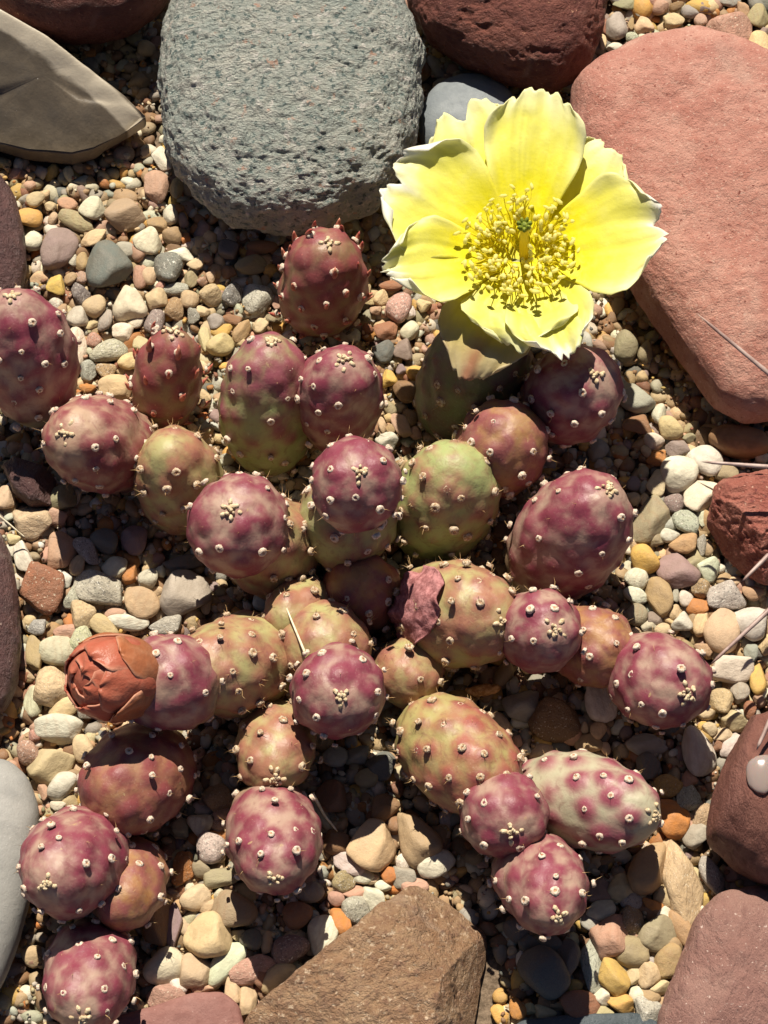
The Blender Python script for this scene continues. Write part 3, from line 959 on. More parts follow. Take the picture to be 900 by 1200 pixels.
# stamens: thin filaments with a pale anther, individually placed
STM = []
for s in range(6):
    r0 = np.random.default_rng(200 + s)
    lean = [5, 8, 13, 18, 24, 30][s]
    hgt = [30, 30, 28, 27, 26, 24][s]
    pts = [np.array([0, 0, 0.0]), np.array([lean * 0.25, r0.uniform(-2, 2), hgt * 0.4]), np.array([lean * 0.6, r0.uniform(-3, 3), hgt * 0.75]), np.array([lean * 1.0, r0.uniform(-3, 3), hgt * 1.0])]
    fv, ff = cone_strands([(pts + [pts[-1] + np.array([1, 0, 1])], 0.95)], 5)
    fv2 = fv
    d = np.array([r0.uniform(-0.6, 1), r0.uniform(-1, 1), r0.uniform(-.2, 0.9)])
    lv, lf = lumps([(pts[-1] + np.array([1, 0, 1]), (2.6, 2.6, 5.6), d)], 1, s)
    V = np.vstack([fv2, lv]); F = list(ff) + [tuple(q + len(fv2)) for q in lf]
    cl = np.vstack([np.tile([0.88, 0.80, 0.08], (len(fv2), 1)), np.tile([0.92, 0.87, 0.36], (len(lv), 1))])
    STM.append(make_mesh('stamen', V * U, F, [M['stamen']], True, cl))
for i in range(200):
    an_ = i * 2.399963 + rnd.uniform(-0.25, 0.25)
    ro = 8 + 34 * math.sqrt((i + 0.5) / 200) + rnd.uniform(-3, 3)
    m = Matrix.Translation((ro * math.cos(an_) * U, (ro * math.sin(an_) - 2) * U, (-26 + 0.010 * ro * ro) * U)) @ Matrix.Rotation(an_ + rnd.uniform(-0.5, 0.5), 4, 'Z') @ Matrix.Rotation(rnd.uniform(-0.12, 0.2), 4, 'Y') @ Matrix.Scale(rnd.uniform(0.75, 1.1), 4)
    obj('stamen', STM[min(5, max(0, int(ro / 8) - 1 + rnd.choice([-1, 0, 0, 1])))], fm, m)
# style and lobed green stigma
sv, sf = lathe([(5, -30), (5.5, -10), (5, 12), (4.5, 32), (0, 34)], 12, 0.03, 8)
ms = frame((4, 3, 0), *perp(np.array([0.02, 0.16, 1.0])))
obj('style', make_mesh('style', sv * U, sf, [M['stamen']], True, np.tile([0.80, 0.68, 0.10], (len(sv), 1))), fm, ms)
its = [((5.0 * math.cos(t), 5.0 * math.sin(t), 37 + (i % 2)), (2.6, 3.2, 6.5), (math.cos(t) * 0.5, math.sin(t) * 0.5, 1)) for i, t in enumerate([k * 2 * math.pi / 7 for k in range(7)])] + [((0, 0, 36), (4.5, 4.5, 6), (0, 0, 1))]
gv_, gf_ = lumps(its, 2, 9)
obj('stigma', make_mesh('stigma', gv_ * U, gf_, [simple_mat('stigma', (0.12, 0.16, 0.012), (0.26, 0.29, 0.03), 4, 0.6, 0.6)]), fm, ms)

# ------------------------------------------------------------------ the closed bud
BC = P(134, 794, 168)
br_, bu_, bt_, bs = view_basis(BC)
bax = -br_ * 0.74 - bu_ * 0.05 + bt_ * 0.66
bax /= np.linalg.norm(bax)
bx_, by_, bz_ = perp(bax)
bud = bpy.data.objects.new('flower_bud', None)
COL.objects.link(bud)
bud.parent = cactus
bud.matrix_basis = frame(BC, bx_, by_, bz_)
bud.empty_display_size = 0.004
tag(bud, 'closed orange-red flower bud of overlapping tepals')


def tepal(phi, u0, u1, half, off, r, a, seed, flare=0.0, c1=(0.46, 0.125, 0.075), c2=(0.34, 0.085, 0.05)):
    ns, nw = 22, 16
    s = np.linspace(0, 1, ns + 1); w = np.linspace(-1, 1, nw + 1)
    S, W = np.meshgrid(s, w, indexing='ij')
    prof = np.interp(S, [0, .25, .5, .72, .88, 1], [.8, 1, 1, .92, .68, .12])
    u = u0 + (u1 - u0) * S
    ang = phi + W * half * prof / np.clip(np.sin(np.clip(u, 0.35, 2.6)), 0.45, 1)
    nz = fbm(np.stack([S.ravel() * 3, W.ravel() * 2, np.full(S.size, seed * 2.9)], 1), 3).reshape(S.shape)
    ex = off + 4.5 * nz - 2.2 * np.abs(W) ** 2 + flare * S ** 3
    rad = (r + ex) * np.sin(u) ** 0.85
    X = rad * np.cos(ang); Y = rad * np.sin(ang); Z = -(a + ex) * np.cos(u)
    v = np.stack([X.ravel(), Y.ravel(), Z.ravel()], 1)
    e = sstep(0.78, 1.0, np.abs(W).ravel() + 0.1 * nz.ravel())[:, None] * 0.6
    t1 = np.clip(S.ravel() + 0.4 * nz.ravel(), 0, 1)[:, None]
    col = np.array(c2) * (1 - t1) + np.array(c1) * t1
    col = col * (1 - e) + np.array([0.66, 0.36, 0.25]) * e
    n2 = nw + 1
    a_ = np.arange(ns)[:, None] * n2; j_ = np.arange(nw)[None]
    f = np.stack([a_ + j_, a_ + j_ + 1, a_ + n2 + j_ + 1, a_ + n2 + j_], -1).reshape(-1, 4)
    b = len(v)
    v = np.vstack([v, v * 0.965])
    ring = [i for i in range(n2)] + [i * n2 + nw for i in range(1, ns + 1)] + [ns * n2 + i for i in range(nw - 1, -1, -1)] + [i * n2 for i in range(ns - 1, 0, -1)]
    rf = [(ring[i], ring[i] + b, ring[(i + 1) % len(ring)] + b, ring[(i + 1) % len(ring)]) for i in range(len(ring))]
    obj('tepal', make_mesh('tepal', v * U * bs, np.vstack([f, f[:, ::-1] + b, np.array(rf)]), [M['budskin']], True, np.vstack([col, col])), bud)


br0, ba0 = 45, 54
bv_, bf_ = ico(3)
obj('bud_core', make_mesh('bud_core', bv_ * np.array([br0 - 3, br0 - 3, ba0 - 4]) * U, bf_, [M['budskin']], True, np.tile([0.34, 0.08, 0.05], (len(bv_), 1))), bud)
for i in range(4): tepal(i * 2 * math.pi / 4 + 0.3, 0.6, 2.95, 0.95, 2.0, br0, ba0, i, 1.0)
for i in range(5): tepal(i * 2 * math.pi / 5 + 0.8, 0.5, 2.55, 0.86, 5.0, br0, ba0, i + 7, 3.5)
for i in range(4): tepal(i * 2 * math.pi / 4 + 0.1, 0.45, 2.0, 0.80, 7.5, br0, ba0, i + 20, 3.5, (0.42, 0.14, 0.06), (0.30, 0.12, 0.06))

# ------------------------------------------------------------------ loose scraps on and around the cactus
def hit_seg(g, px, py):
    d = FW + RT * ((px - 450) / D) + UP * ((600 - py) / D)
    d /= np.linalg.norm(d)
    o = CAM - g['C']
    R3 = np.stack([g['x'], g['y'], g['z']], 1)
    sc = np.array([g['r'], g['r'], g['a']])
    o_ = (R3.T @ o) / sc; d_ = (R3.T @ d) / sc
    A = d_ @ d_; B = 2 * o_ @ d_; Cc = o_ @ o_ - 1
    disc = max(0, B * B - 4 * A * Cc)
    t = (-B - math.sqrt(disc)) / (2 * A)
    p = CAM + d * t
    q = R3.T @ (p - g['C'])
    n = R3 @ (q / sc ** 2)
    return p, n / np.linalg.norm(n)


edgeL = [(0, 500, 512), (.08, 494, 518), (.16, 482, 520), (.3, 474, 519), (.5, 467, 516), (.68, 463, 513), (.82, 466, 506), (.93, 474, 498), (1, 484, 492)]
ns, nw = 40, 26
vv = []
pc, pn0 = hit_seg(geo['P'], 492, 712)
for i in range(ns + 1):
    s = i / ns
    x0 = np.interp(s, [e[0] for e in edgeL], [e[1] for e in edgeL]) + 9 * (vnoise(np.array([[s * 9, 1.5, 4.4]]))[0] - 0.5)
    x1 = np.interp(s, [e[0] for e in edgeL], [e[2] for e in edgeL]) + 10 * (vnoise(np.array([[s * 8, 7.5, 2.4]]))[0] - 0.5)
    for j in range(nw + 1):
        w = j / nw
        px, py = x0 + (x1 - x0) * w, 668 + 88 * s + 5 * w * (1 - 2 * s)
        p, n = hit_seg(geo['P'], px, py)
        nz = fbm(np.array([[px / 16, py / 16, 3.3]]), 4)[0]
        lift = 4.5 + 5.5 * nz + 7 * abs(2 * w - 1) ** 3 * (0.4 + nz) + 5 * (1 - s) ** 4
        vv.append(p + n * max(2.5, lift))
vv = np.array(vv)
n2 = nw + 1
a_ = np.arange(ns)[:, None] * n2; j_ = np.arange(nw)[None]
f = np.stack([a_ + j_, a_ + n2 + j_, a_ + n2 + j_ + 1, a_ + j_ + 1], -1).reshape(-1, 4)
b = len(vv)
ring = [i for i in range(n2)] + [i * n2 + nw for i in range(1, ns + 1)] + [ns * n2 + i for i in range(nw - 1, -1, -1)] + [i * n2 for i in range(ns - 1, 0, -1)]
rf = [(ring[i], ring[(i + 1) % len(ring)], ring[(i + 1) % len(ring)] + b, ring[i] + b) for i in range(len(ring))]
va = np.vstack([vv, vv - pn0 * 2.2]) - pc
tag(obj('dried_petal', make_mesh('dried_petal', va * U, np.vstack([f, f[:, ::-1] + b, np.array(rf)]), [M['dried']]), None, Matrix.Translation(pc * U)),
    'crumpled dusty pink dried petal stuck on a green segment', 'dried petal')


def strand(name, pts, rad, mat, label, cat, parent=None, origin=None, sides=6):
    w = [P(*p) for p in pts]
    fine = []
    for i in range(len(w) - 1):
        for t in np.linspace(0, 1, 5, endpoint=False):
            fine.append(w[i] * (1 - t) + w[i + 1] * t)
    fine.append(w[-1])
    o0 = origin if origin is not None else w[0]
    v, f = cone_strands([([p - o0 for p in fine], rad)], sides)
    ob = obj(name, make_mesh(name, v * U, f, [mat]), parent, None if parent is not None else Matrix.Translation(o0 * U))
    if parent is None: tag(ob, label, cat)
    return ob


strand('straw', [(357, 764, 128), (342, 728, 112), (326, 688, 96)], 1.6, M['straw'], 'thin pale straw leaning against the purple segment', 'straw')
strand('straw', [(-20, 590, 60), (8, 612, 40), (32, 632, 26)], 1.8, M['straw'], 'thin pale straw poking over the long maroon stone', 'straw')
strand('straw', [(366, 930, 46), (380, 955, 30), (396, 975, 20)], 2.2, M['straw'], 'flat pale straw lying beside the low purple segment', 'straw')
hv, hf = lumps([((0, 0, 0), (6.5, 5, 17), (1, 0.1, 0.1)), ((12, 1, 1), (5, 4, 8), (1, 0.5, 0)), ((-14, -1, 0), (4, 3, 7), (1, -0.2, 0))], 3, 4)
hv += fbm(hv / 5, 3)[:, None] * 1.6
hp = P(566, 809, 20)
tag(obj('husk', make_mesh('husk', hv * U, hf, [M['husk']]), None, Matrix.Translation(hp * U)), 'small orange dry husk caught in the shade under a green segment', 'husk')

# the neighbouring cactus: its body stands just outside the picture, its spines reach in
nb = bpy.data.objects.new('spiny_cactus', None)
COL.objects.link(nb)
nbC = P(1062, 620, 62)
nb.location = nbC * U
nb.empty_display_size = 0.01
tag(nb, 'neighbouring cactus whose long pale spines reach over the red stones', 'cactus')
v, f = ico(4)
u_ = np.arctan2(v[:, 1], v[:, 0])
rib = 1 + 0.05 * np.cos(13 * u_) * np.sqrt(1 - np.clip(v[:, 2] ** 2, 0, 1))
vb = v * np.array([68, 68, 84]) * rib[:, None] * 1.0
obj('body', make_mesh('body', vb * U, f, [M['skin']], True, np.tile([0.10, 0.15, 0.05], (len(v), 1)) + 0.03 * fbm(vb / 20, 3)[:, None]), nb)
for pts in ([(1002, 596, 118), (900, 547, 128), (820, 541, 128)],
            [(1008, 560, 132), (900, 437, 178), (815, 366, 190)],
            [(1000, 622, 100), (900, 651, 112), (868, 683, 112)],
            [(1004, 630, 96), (900, 716, 100), (828, 783, 92)],
            [(1012, 655, 92), (905, 838, 150), (886, 880, 150)]):
    strand('spine', pts, 4.2, M['spine'], None, None, nb, nbC)

# ------------------------------------------------------------------ pebbles
PC = {'W': ((0.66, 0.60, 0.47), 'white'), 'C': ((0.58, 0.43, 0.24), 'cream'), 'Y': ((0.62, 0.37, 0.09), 'yellow'), 'T': ((0.40, 0.26, 0.13), 'tan'),
      'B': ((0.24, 0.12, 0.05), 'brown'), 'O': ((0.48, 0.18, 0.035), 'orange'), 'K': ((0.48, 0.28, 0.19), 'pink'), 'M': ((0.26, 0.18, 0.16), 'mauve'),
      'G': ((0.34, 0.32, 0.26), 'grey'), 'D': ((0.12, 0.125, 0.11), 'dark grey'), 'V': ((0.32, 0.27, 0.155), 'olive grey'), 'S': ((0.43, 0.40, 0.33), 'speckled grey'),
      'E': ((0.50, 0.48, 0.34), 'pale green'), 'R': ((0.29, 0.11, 0.055), 'rust red')}
PEB = """19 240 5 4 0 W|42 235 11 10 0 C|34 254 16 13 0 Y|59 242 7 6 0 C|79 240 12 8 0 K|108 245 16 14 0 W|62 256 6 8 0 C|90 259 22 11 -25 V|147 250 24 20 0 V|38 283 12 11 0 W|67 291 28 21 48 M|110 280 17 9 25 C|127 310 27 30 10 D|96 307 8 11 0 T|86 306 6 8 0 S
190 187 17 9 -58 W|184 218 15 20 0 K|207 221 8 14 0 C|200 252 9 12 0 W|209 244 7 6 0 O|215 258 6 9 0 M|184 263 12 9 0 T|202 277 12 11 0 T|218 280 6 8 0 O|173 283 17 15 -30 W2|211 297 17 8 -10 W|197 314 17 19 0 S3|229 309 10 9 0 C|240 302 8 6 0 K
65 335 11 12 0 Y|95 344 10 14 20 S3|83 327 8 8 0 T|96 325 8 8 0 K|165 325 9 14 0 K|175 323 8 11 0 C|206 339 15 7 0 S|153 355 20 21 0 W1|183 350 13 13 0 C|204 362 11 14 0 T3|111 359 13 13 -30 C|91 371 13 13 0 E|107 380 9 5 35 C|124 375 8 14 -12 G|160 378 10 7 20 W|181 376 12 16 0 M|144 389 12 11 0 W|165 403 9 10 0 C|87 405 15 22 0 W|127 412 22 12 20 S|110 398 9 9 0 K|151 423 13 10 0 C|104 435 10 12 0 S|124 437 12 11 0 T|136 455 20 16 10 C|103 455 10 6 0 O|70 366 9 10 0 T|65 357 8 8 0 W|188 336 6 6 0 K
223 351 11 11 0 C|248 344 14 14 0 C3|272 345 12 14 0 S3|301 351 18 18 0 S|324 355 5 8 0 K|227 370 7 10 0 G|238 365 8 7 0 C|253 377 10 10 0 G|260 388 13 7 20 Y|283 388 9 15 -20 T|305 383 10 9 0 C|321 372 9 7 0 V|258 404 16 13 0 C1|239 397 7 16 0 C|271 374 12 6 -15 B|224 328 8 10 0 V|237 329 6 6 0 K|247 324 6 8 0 C|268 319 9 8 0 B|268 292 12 13 0 D|294 310 19 12 0 V|307 290 18 8 0 B
430 340 6 9 -30 T|446 349 9 10 0 C|430 352 9 6 0 C|467 360 14 18 -20 K|480 366 7 8 0 W|497 359 9 8 0 C|440 363 7 6 0 K|452 387 14 13 0 R|480 387 11 12 0 W|449 413 13 13 0 D|472 411 11 13 0 M|456 443 10 11 0 Y|487 437 11 9 0 Y|470 433 6 7 0 M|458 335 14 6 0 R|478 458 17 15 0 B|456 478 7 10 50 V|470 498 9 17 30 K|481 490 9 11 0 B|453 517 13 12 0 W1|457 489 7 6 0 C|487 508 8 7 0 K|458 503 6 6 0 T|448 498 5 9 0 C
5 583 12 14 0 C|36 610 24 20 -20 C3|71 583 18 15 0 V|73 645 16 21 0 K|103 645 11 19 45 S|91 663 9 12 -20 C|134 666 15 13 0 W|153 673 9 12 -30 O|27 655 10 19 20 W|50 690 24 28 0 R3|75 679 9 10 0 W|116 690 30 19 -25 S|16 632 8 6 0 C|214 660 22 9 8 D|214 694 29 25 30 G1|173 678 11 11 0 E|188 670 6 6 0 W|166 708 21 17 -15 C|150 729 23 9 -5 W|194 733 18 12 0 S|242 705 6 14 0 C|157 633 15 17 0 M|122 635 16 14 0 D
43 735 10 9 0 S|78 740 15 8 8 K|41 765 10 21 5 T|69 762 21 17 0 E|95 752 14 18 0 E|98 721 14 16 0 C3|122 735 18 10 -35 C|135 718 12 5 10 K|60 807 22 24 20 C3|38 822 10 17 0 E|75 829 18 12 20 C|100 833 10 9 0 G|84 700 9 14 0 S|69 854 26 16 0 W|41 862 7 7 0 K|34 882 13 13 0 K|60 896 26 19 30 C|73 921 18 14 20 W|98 877 12 15 0 C|68 944 9 6 0 W|51 927 6 10 20 K
257 933 18 16 0 T3|259 955 9 8 0 K|274 914 5 7 0 W|234 969 14 13 0 W|248 994 16 17 0 S|215 1017 12 18 0 O3|236 1018 10 9 0 V|262 1028 22 10 10 V|211 970 9 10 0 V|256 967 9 6 0 K|229 1053 17 13 30 C|243 1062 11 6 35 C|257 1048 6 6 0 W|243 1096 26 25 0 C1|273 1066 26 20 -10 V2|193 1134 23 18 35 W|231 1138 18 18 0 C1|264 1130 27 13 52 W|195 1168 21 14 10 K3|209 1156 10 10 0 W|234 1158 14 6 -12 K|273 1161 10 14 20 C|297 1136 26 14 20 K3|291 1172 9 16 0 C|203 1086 9 24 -10 M|279 1096 8 6 0 C|294 1101 12 11 0 D|185 1075 16 30 0 B
340 1114 21 16 0 M|376 1096 17 21 -30 W|398 1081 12 16 10 O|403 1032 13 13 0 T|425 1026 13 9 0 W|415 1047 17 9 0 K|417 1066 15 15 0 S|438 1054 12 13 0 W|394 1052 9 9 0 K|365 1045 14 11 0 G|305 1148 11 11 0 R|328 1148 22 15 35 C|312 1105 7 12 0 C|313 1094 8 4 -20 C|349 1073 16 14 0 B
435 992 27 27 0 C1|410 1013 22 11 -35 W2|488 980 22 31 25 T|511 1012 21 15 10 W|474 1010 9 10 0 W|378 956 20 7 -55 C|394 987 14 14 0 B|456 1026 9 9 0 O|474 1028 13 12 0 G|438 1030 6 6 0 C|449 1038 9 6 0 W|452 948 16 15 0 B|388 933 18 18 0 R|429 912 13 10 0 V|392 887 14 11 0 G|419 884 12 10 0 G|445 896 18 16 0 D|486 1040 15 9 0 K
723 31 13 17 0 G|753 14 9 6 0 S|755 29 12 11 0 C|774 9 11 9 0 K|789 24 13 10 -20 C|793 7 10 8 0 B|809 13 11 9 0 G|829 9 11 8 0 M|798 42 13 6 0 O|824 42 17 8 -28 W|821 24 8 8 0 K|856 36 28 26 -30 K3|853 3 16 6 0 G|871 12 7 11 0 T|888 20 14 15 0 V|888 54 16 18 0 C|720 56 10 6 15 W|741 44 8 7 0 E|753 43 5 4 0 W|707 49 4 12 0 C|733 5 16 8 0 V|739 28 4 9 0 T|895 5 12 9 0 D|896 38 7 8 0 M
746 467 22 18 0 G|772 485 8 12 -15 W|786 501 14 13 0 C|766 517 12 10 -20 W|794 526 14 10 0 M|807 513 8 6 0 V|757 529 6 7 0 C|769 537 11 9 0 O|733 404 14 18 10 V|756 412 9 13 0 V|746 499 17 12 0 B|796 556 21 20 0 W|826 539 21 16 -30 W|821 580 24 15 40 W1|823 607 6 10 0 W|851 554 14 10 0 V|768 567 11 17 0 C|743 584 8 8 0 C|755 586 6 7 0 C|760 612 30 18 48 V|789 590 12 11 0 M|772 586 7 6 0 G|804 612 17 12 -35 S|785 627 11 9 20 W|800 637 16 12 0 T|768 631 11 9 0 V|822 639 6 12 0 S|742 567 8 8 0 M|893 535 8 7 0 W
756 655 16 16 0 Y|793 670 26 18 -35 M|815 662 10 10 0 V|830 668 13 14 0 W1|746 677 13 12 -20 W|745 698 14 10 0 W|773 700 14 23 15 T|804 702 8 9 0 W|821 689 11 11 0 T|817 711 12 11 0 O|849 700 21 16 15 S|881 730 20 20 20 W1|845 740 20 24 0 C|823 730 10 16 -25 C|799 728 12 11 0 W|760 732 10 9 0 E|745 721 13 12 0 V|792 698 5 8 0 G|776 738 9 7 0 C|768 725 9 8 0 M|883 695 13 9 0 T|743 740 7 5 0 C|826 762 12 8 0 T|790 718 8 9 0 C
857 785 25 16 12 W|889 796 10 19 -10 Y|880 765 8 11 0 G|845 822 13 14 0 C3|827 835 10 9 25 C|861 844 15 11 0 C|867 811 10 11 0 G|879 832 7 10 0 R|847 861 11 7 15 C|831 855 9 8 0 C|823 851 5 6 0 Y|843 874 7 6 0 R|857 874 16 9 55 W|819 880 18 27 10 W2|889 820 6 7 0 K|758 872 23 13 0 G|895 757 8 10 0 C
610 826 20 18 0 G|650 845 28 22 0 B3|585 848 18 10 -50 C|606 870 6 8 0 K|615 877 7 6 0 W|670 861 11 11 0 K|690 871 15 10 0 T|701 857 9 10 0 C|685 853 5 6 0 C|709 877 6 7 0 C|702 822 17 24 20 W2|760 898 13 14 0 D|783 922 16 12 0 Y3|808 913 9 9 0 K|807 935 13 15 0 S|788 958 18 22 25 O|762 1018 20 30 -40 T1|800 1034 21 47 10 C3|816 980 15 14 0 G|834 1026 12 21 15 S|729 1041 14 15 -20 C|702 1043 14 13 0 M|704 1067 16 11 15 W|740 1055 12 9 0 S|764 1062 12 7 -20 O|778 1050 11 12 0 C
741 1078 12 16 0 T|717 1098 23 23 0 K|770 1094 21 19 0 V|778 1071 9 8 0 W|798 1086 12 20 25 T|740 1114 18 18 0 V|694 1082 13 9 -30 G|740 1099 8 6 0 K|820 958 11 17 -20 C3|784 1112 15 10 25 T|719 1145 16 22 30 Y|694 1131 12 30 5 S|637 1140 27 27 0 D|726 1175 15 12 0 Y|704 1168 10 10 0 W|680 1179 22 15 0 R|701 1187 16 8 10 C|607 1182 9 12 0 O|639 1187 12 7 -10 C|621 1182 7 6 0 C|620 1105 12 10 0 D|645 1106 12 10 0 D|605 1090 14 12 0 D|665 1125 14 22 0 D|760 1142 13 15 0 C2|743 1142 9 11 0 C|783 1128 20 14 60 T2|775 1156 13 8 15 C|760 1184 14 14 0 S|747 1167 9 10 0 W|761 1168 12 8 -15 T|758 1128 8 6 0 G"""


def pebble_geo(sub, seed, round_):
    """a water-worn stone: an icosphere pressed against random planes with soft edges"""
    r0 = np.random.default_rng(seed)
    v, f = ico(sub)
    n = r0.normal(size=(r0.integers(9, 15), 3))
    n /= np.linalg.norm(n, axis=1)[:, None]
    d = r0.uniform(0.66, 1.0, len(n))
    pw = {0: 5.0, 1: 14.0}[round_]
    h = (np.clip(v @ n.T, 0, None) / d[None]) ** pw
    base = 0.78 ** pw if round_ else 0.92 ** pw
    rad = (h.sum(1) + base) ** (-1 / pw)
    rad = rad * (1 + 0.05 * fbm(v * 2.2 + seed * 3.1, 3) + 0.02 * fbm(v * 7 + seed, 2))
    q = v * rad[:, None]
    ext = (q.max(0) - q.min(0)) / 2
    q = (q - (q.max(0) + q.min(0)) / 2) / ext
    return q, f


NP = 12
STY = {'1': 'plain', '2': 'band', '3': 'rough'}
PEBM = {}
for st in ('plain', 'speck', 'band', 'rough'):
    for rd in (0, 1):
        for s in range(NP):
            PEBM[st, rd, s] = None


def peb_mesh(st, rd, s):
    if PEBM[st, rd, s] is None:
        q, f = pebble_geo(4 if st != 'x' else 3, s + 40 * rd, rd)
        if st in ('rough', 'speck'):
            q = q * (1 + (0.05 if st == 'rough' else 0.025) * fbm(q * 5 + s, 3))[:, None]
        PEBM[st, rd, s] = make_mesh('pebble', q, f, [M['peb_' + st]])
    return PEBM[st, rd, s]


LAND += [('the yellow flower', ell(610, 270, 120, 110)), ('the orange flower bud', ell(131, 794, 48, 48)),
         ('the purple segment with the straw', ell(396, 810, 60, 58)), ('the low purple segment by the cream pebbles', ell(320, 981, 56, 73)),
         ('the young leafy segment', ell(197, 442, 40, 64)), ('the big purple end segment', ell(30, 419, 58, 80)),
         ('the purple segment by the brown rock', ell(634, 1036, 52, 60)), ('the pale long segment', ell(689, 939, 80, 58)),
         ('the round segment by the white pebbles', ell(770, 797, 58, 56)), ('the leaning oval segment', ell(668, 628, 70, 72)),
         ('the segment below the granite boulder', ell(380, 333, 51, 62)), ('the segment by the grey stone', ell(89, 1010, 64, 74)),
         ('the brown segment under the bud', ell(160, 912, 66, 62)), ('the segment shaded by the flower', ell(588, 525, 55, 58))]
LAND = [(p_, np.array(q)) for p_, q in LAND]


def near2(x, y):
    l = sorted((np.hypot(q[:, 0] - x, q[:, 1] - y).min(), ph_) for ph_, q in LAND)
    return l[0][1], l[1][1], l[2][1]


def near(x, y):
    best = None
    for ph_, q in LAND:
        dd = np.hypot(q[:, 0] - x, q[:, 1] - y).min()
        if best is None or dd < best[0]: best = (dd, ph_)
    return best


def peb_label(code, rx, ry, sharp, x, y, st):
    nm = PC[code][1]
    mx, mn = max(rx, ry), min(rx, ry)
    size = 'tiny' if mx < 8 else 'small' if mx < 12 else 'medium' if mx < 18 else 'large'
    shp = 'long' if mx / mn > 1.7 else ('angular' if sharp else 'rounded')
    dd, ph_ = near(x, y)
    pre = 'against' if dd < 22 else 'near' if dd < 60 else 'some way from'
    tx_ = {'band': 'banded ', 'rough': 'rough ', 'speck': 'speckled '}.get(st, '') if code != 'S' else ''
    return f'{size} {shp} {tx_}{nm} pebble {pre} {ph_}', nm


placed = []
used = set()
for tok in PEB.replace('\n', '|').split('|'):
    a = tok.split()
    if len(a) < 6: continue
    x, y, rx, ry, rot = map(float, a[:5])
    code = a[5][0]; mod = a[5][1:] or ''
    sharp = 1 if (mod in ('1', '3') or rnd.random() < 0.65) else 0
    st = 'speck' if code == 'S' else STY.get(mod, rnd.choice(['plain', 'plain', 'plain', 'band', 'speck'] if code in 'GMKTE' else ['plain', 'plain', 'plain', 'band']))
    mn = min(rx, ry)
    rz = mn * rnd.uniform(0.66, 0.86)
    z = rz * 0.42 + 1.5 - 0.06 * mn
    C = P(x, y, z)
    me = peb_mesh(st, sharp, rnd.randrange(NP))
    o = obj('pebble', me)
    o.location = Vector(C * U)
    q0 = rnd.choice([0, math.pi])
    o.rotation_euler = (rnd.uniform(-0.12, 0.12) + rnd.choice([0, math.pi]), rnd.uniform(-0.12, 0.12), math.radians(rot) + q0)
    o.scale = (rx * 1.07 * U, ry * 1.12 * U, rz * U)
    b = np.array(PC[code][0])
    jit = np.array([rnd.gauss(0, 0.05), rnd.gauss(0, 0.04), rnd.gauss(0, 0.05)])
    b = np.clip(b * (1 + jit) * rnd.uniform(0.86, 1.10), 0.02, 0.8)
    if code == 'S' and mod == '3': b = b * 0.5
    o.color = (*b, 1)
    lb, nm = peb_label(code, rx, ry, sharp, x, y, st)
    if lb in used:      # say what it lies between instead
        n1_, n2_, n3_ = near2(x, y)
        for alt in (n2_, n3_):
            l2 = lb.split(' pebble ')[0] + f' pebble between {n1_} and {alt}'
            if l2 not in used and len(l2.split()) <= 16:
                lb = l2
                break
    used.add(lb)
    tag(o, lb, 'pebble', ('speckled grey' if nm == 'grey' and st == 'speck' else nm) + ' pebbles of the gravel bed')
    placed.append((C[0], C[1], rx, ry, rz, math.radians(rot)))

# a translucent quartz standing in for an out-of-focus part of the neighbouring cactus
qv, qf = pebble_geo(4, 77, 0)
t = NT('blob')
t.principled(Base_Color=(0.62, 0.50, 0.45), Roughness=0.18, Transmission_Weight=0.6, Subsurface_Weight=0.2, Subsurface_Scale=0.001)
qo = obj('blurred_blob', make_mesh('blurred_blob', qv * np.array([17, 22, 9]) * U, qf, [t.m]), None, Matrix.Translation(P(893, 908, 146) * U))
tag(qo, 'milky translucent quartz on the rust brown boulder, standing in for a blurred cactus part', 'blob')

# fine gravel that fills every gap: nobody could count it
PROT0 = [pebble_geo(1, 250 + i, 1)[0] for i in range(30)]
PROT1 = [pebble_geo(2, 300 + i, i % 2)[0] for i in range(30)]
PROT2 = [pebble_geo(3, 400 + i, i % 2)[0] for i in range(30)]
F0 = ico(1)[1]; F1 = ico(2)[1]; F2 = ico(3)[1]
POLW = [[tuple(P(x, y, 0)[:2]) for x, y in p_] for p_, tp in POLYS]
POLC = [(np.mean([q[0] for q in p_]), np.mean([q[1] for q in p_]), max(math.hypot(q[0] - np.mean([w[0] for w in p_]), q[1] - np.mean([w[1] for w in p_])) for q in p_)) for p_ in POLW]
pl = np.array([(a_[0], a_[1], max(a_[2], a_[3]), min(a_[2], a_[3])) for a_ in placed])


def under_stone(x, y):
    for p_, (cx, cy, rr) in zip(POLW, POLC):
        if math.hypot(x - cx, y - cy) < rr and inside([(cx + (q[0] - cx) * 0.84, cy + (q[1] - cy) * 0.84) for q in p_], x, y):
            return True
    return False


codes = 'WWWWCCCCCCCTTTTTTVVGGKKKMBBBBDSSEYYOR'
V0 = []; C0 = []; V1 = []; C1 = []; V2 = []; C2 = []


def drop(x, y, r, z, fine):
    ax = rnd.uniform(0.75, 1.3)
    sc = np.array([r * ax, r / ax, r * rnd.uniform(0.55, 0.85)])
    R_ = np.array((Matrix.Rotation(rnd.uniform(0, 6.28), 3, 'Z') @ Matrix.Rotation(rnd.uniform(-0.6, 0.6), 3, 'X')))
    q = rnd.choice((PROT0, PROT1, PROT2)[fine])
    v = (q * sc) @ R_.T + np.array([x, y, z])
    b = np.array(PC[rnd.choice(codes)][0]) * rnd.uniform(0.66, 1.08)
    b = b * (1 + np.array([rnd.gauss(0, 0.06), 0, rnd.gauss(0, 0.06)]))
    (V0, V1, V2)[fine].append(v)
    (C0, C1, C2)[fine].append(np.tile(np.clip(b, 0.02, 0.8), (len(v), 1)))


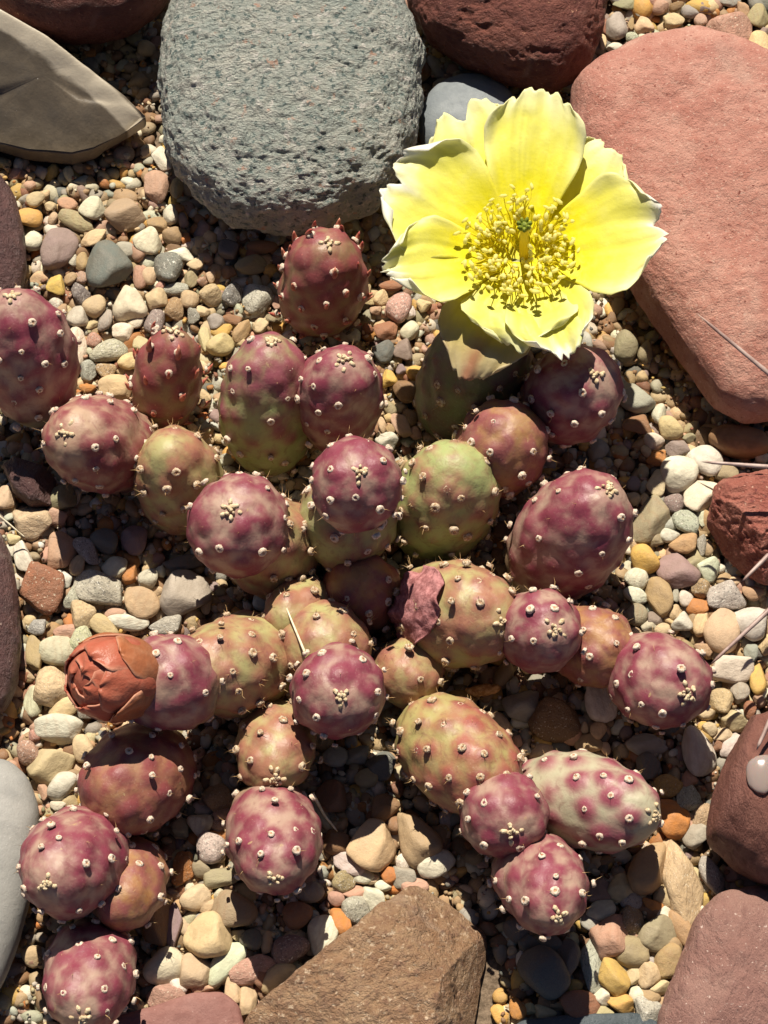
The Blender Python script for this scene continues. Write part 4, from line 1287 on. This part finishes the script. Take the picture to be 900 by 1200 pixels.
def occupied(x, y):
    if not len(pl): return False
    d = np.hypot(pl[:, 0] - x, pl[:, 1] - y)
    return bool((d < pl[:, 3] * 0.72).any())


# a bedding layer, then smaller grains between the named pebbles
step = 15
yy = -760
while yy < 760:
    xx = -620
    while xx < 620:
        x = xx + rnd.uniform(-5, 5); y = yy + rnd.uniform(-5, 5)
        xx += step
        inframe = abs(x) < 480 and -660 < y < 690
        if under_stone(x, y): continue
        if not inframe:
            if rnd.random() < 0.35: continue
            drop(x, y, rnd.uniform(9, 19), rnd.uniform(-6, 2), 1)
            continue
        drop(x, y, rnd.uniform(7, 12), rnd.uniform(-11, -6), 1)
    yy += step
for _ in range(3900):
    x = rnd.uniform(-475, 475); y = rnd.uniform(-660, 690)
    if under_stone(x, y) or occupied(x, y): continue
    r = min(14, max(3.2, rnd.lognormvariate(1.95, 0.36)))
    drop(x, y, r, rnd.uniform(-6, -0.5) - 0.15 * r, 2 if r > 7 else 1)
# the same gravel goes on around the picture, coarser
yy = -1700
while yy < 1700:
    xx = -1500
    while xx < 1500:
        x = xx + rnd.uniform(-8, 8); y = yy + rnd.uniform(-8, 8)
        xx += 25
        if abs(x) < 620 and abs(y) < 760: continue
        if abs(x) < 900 and abs(y) < 1000 and under_stone(x, y): continue
        drop(x, y, rnd.uniform(12, 22), rnd.uniform(-9, 0), 0)
    yy += 25
# grit and chips that lodge between and on the stones
for _ in range(7000):
    x = rnd.uniform(-475, 475); y = rnd.uniform(-660, 690)
    if under_stone(x, y) or occupied(x, y): continue
    drop(x, y, rnd.uniform(1.2, 3.4), rnd.uniform(-2, 3.5), 0)
allv = []; allf = []; nbase = 0
for VV, FF in ((V0, F0), (V1, F1), (V2, F2)):
    nn_ = len(VV[0])
    allf.append(np.vstack([FF + i * nn_ for i in range(len(VV))]) + nbase)
    allv += VV
    nbase += nn_ * len(VV)
tag(obj('fine_gravel', make_mesh('fine_gravel', np.vstack(allv) * U, np.vstack(allf), [M['gravel']], True, np.vstack(C0 + C1 + C2))),
    'fine mixed gravel of cream, tan and grey grains between the pebbles', 'gravel', kind='stuff')
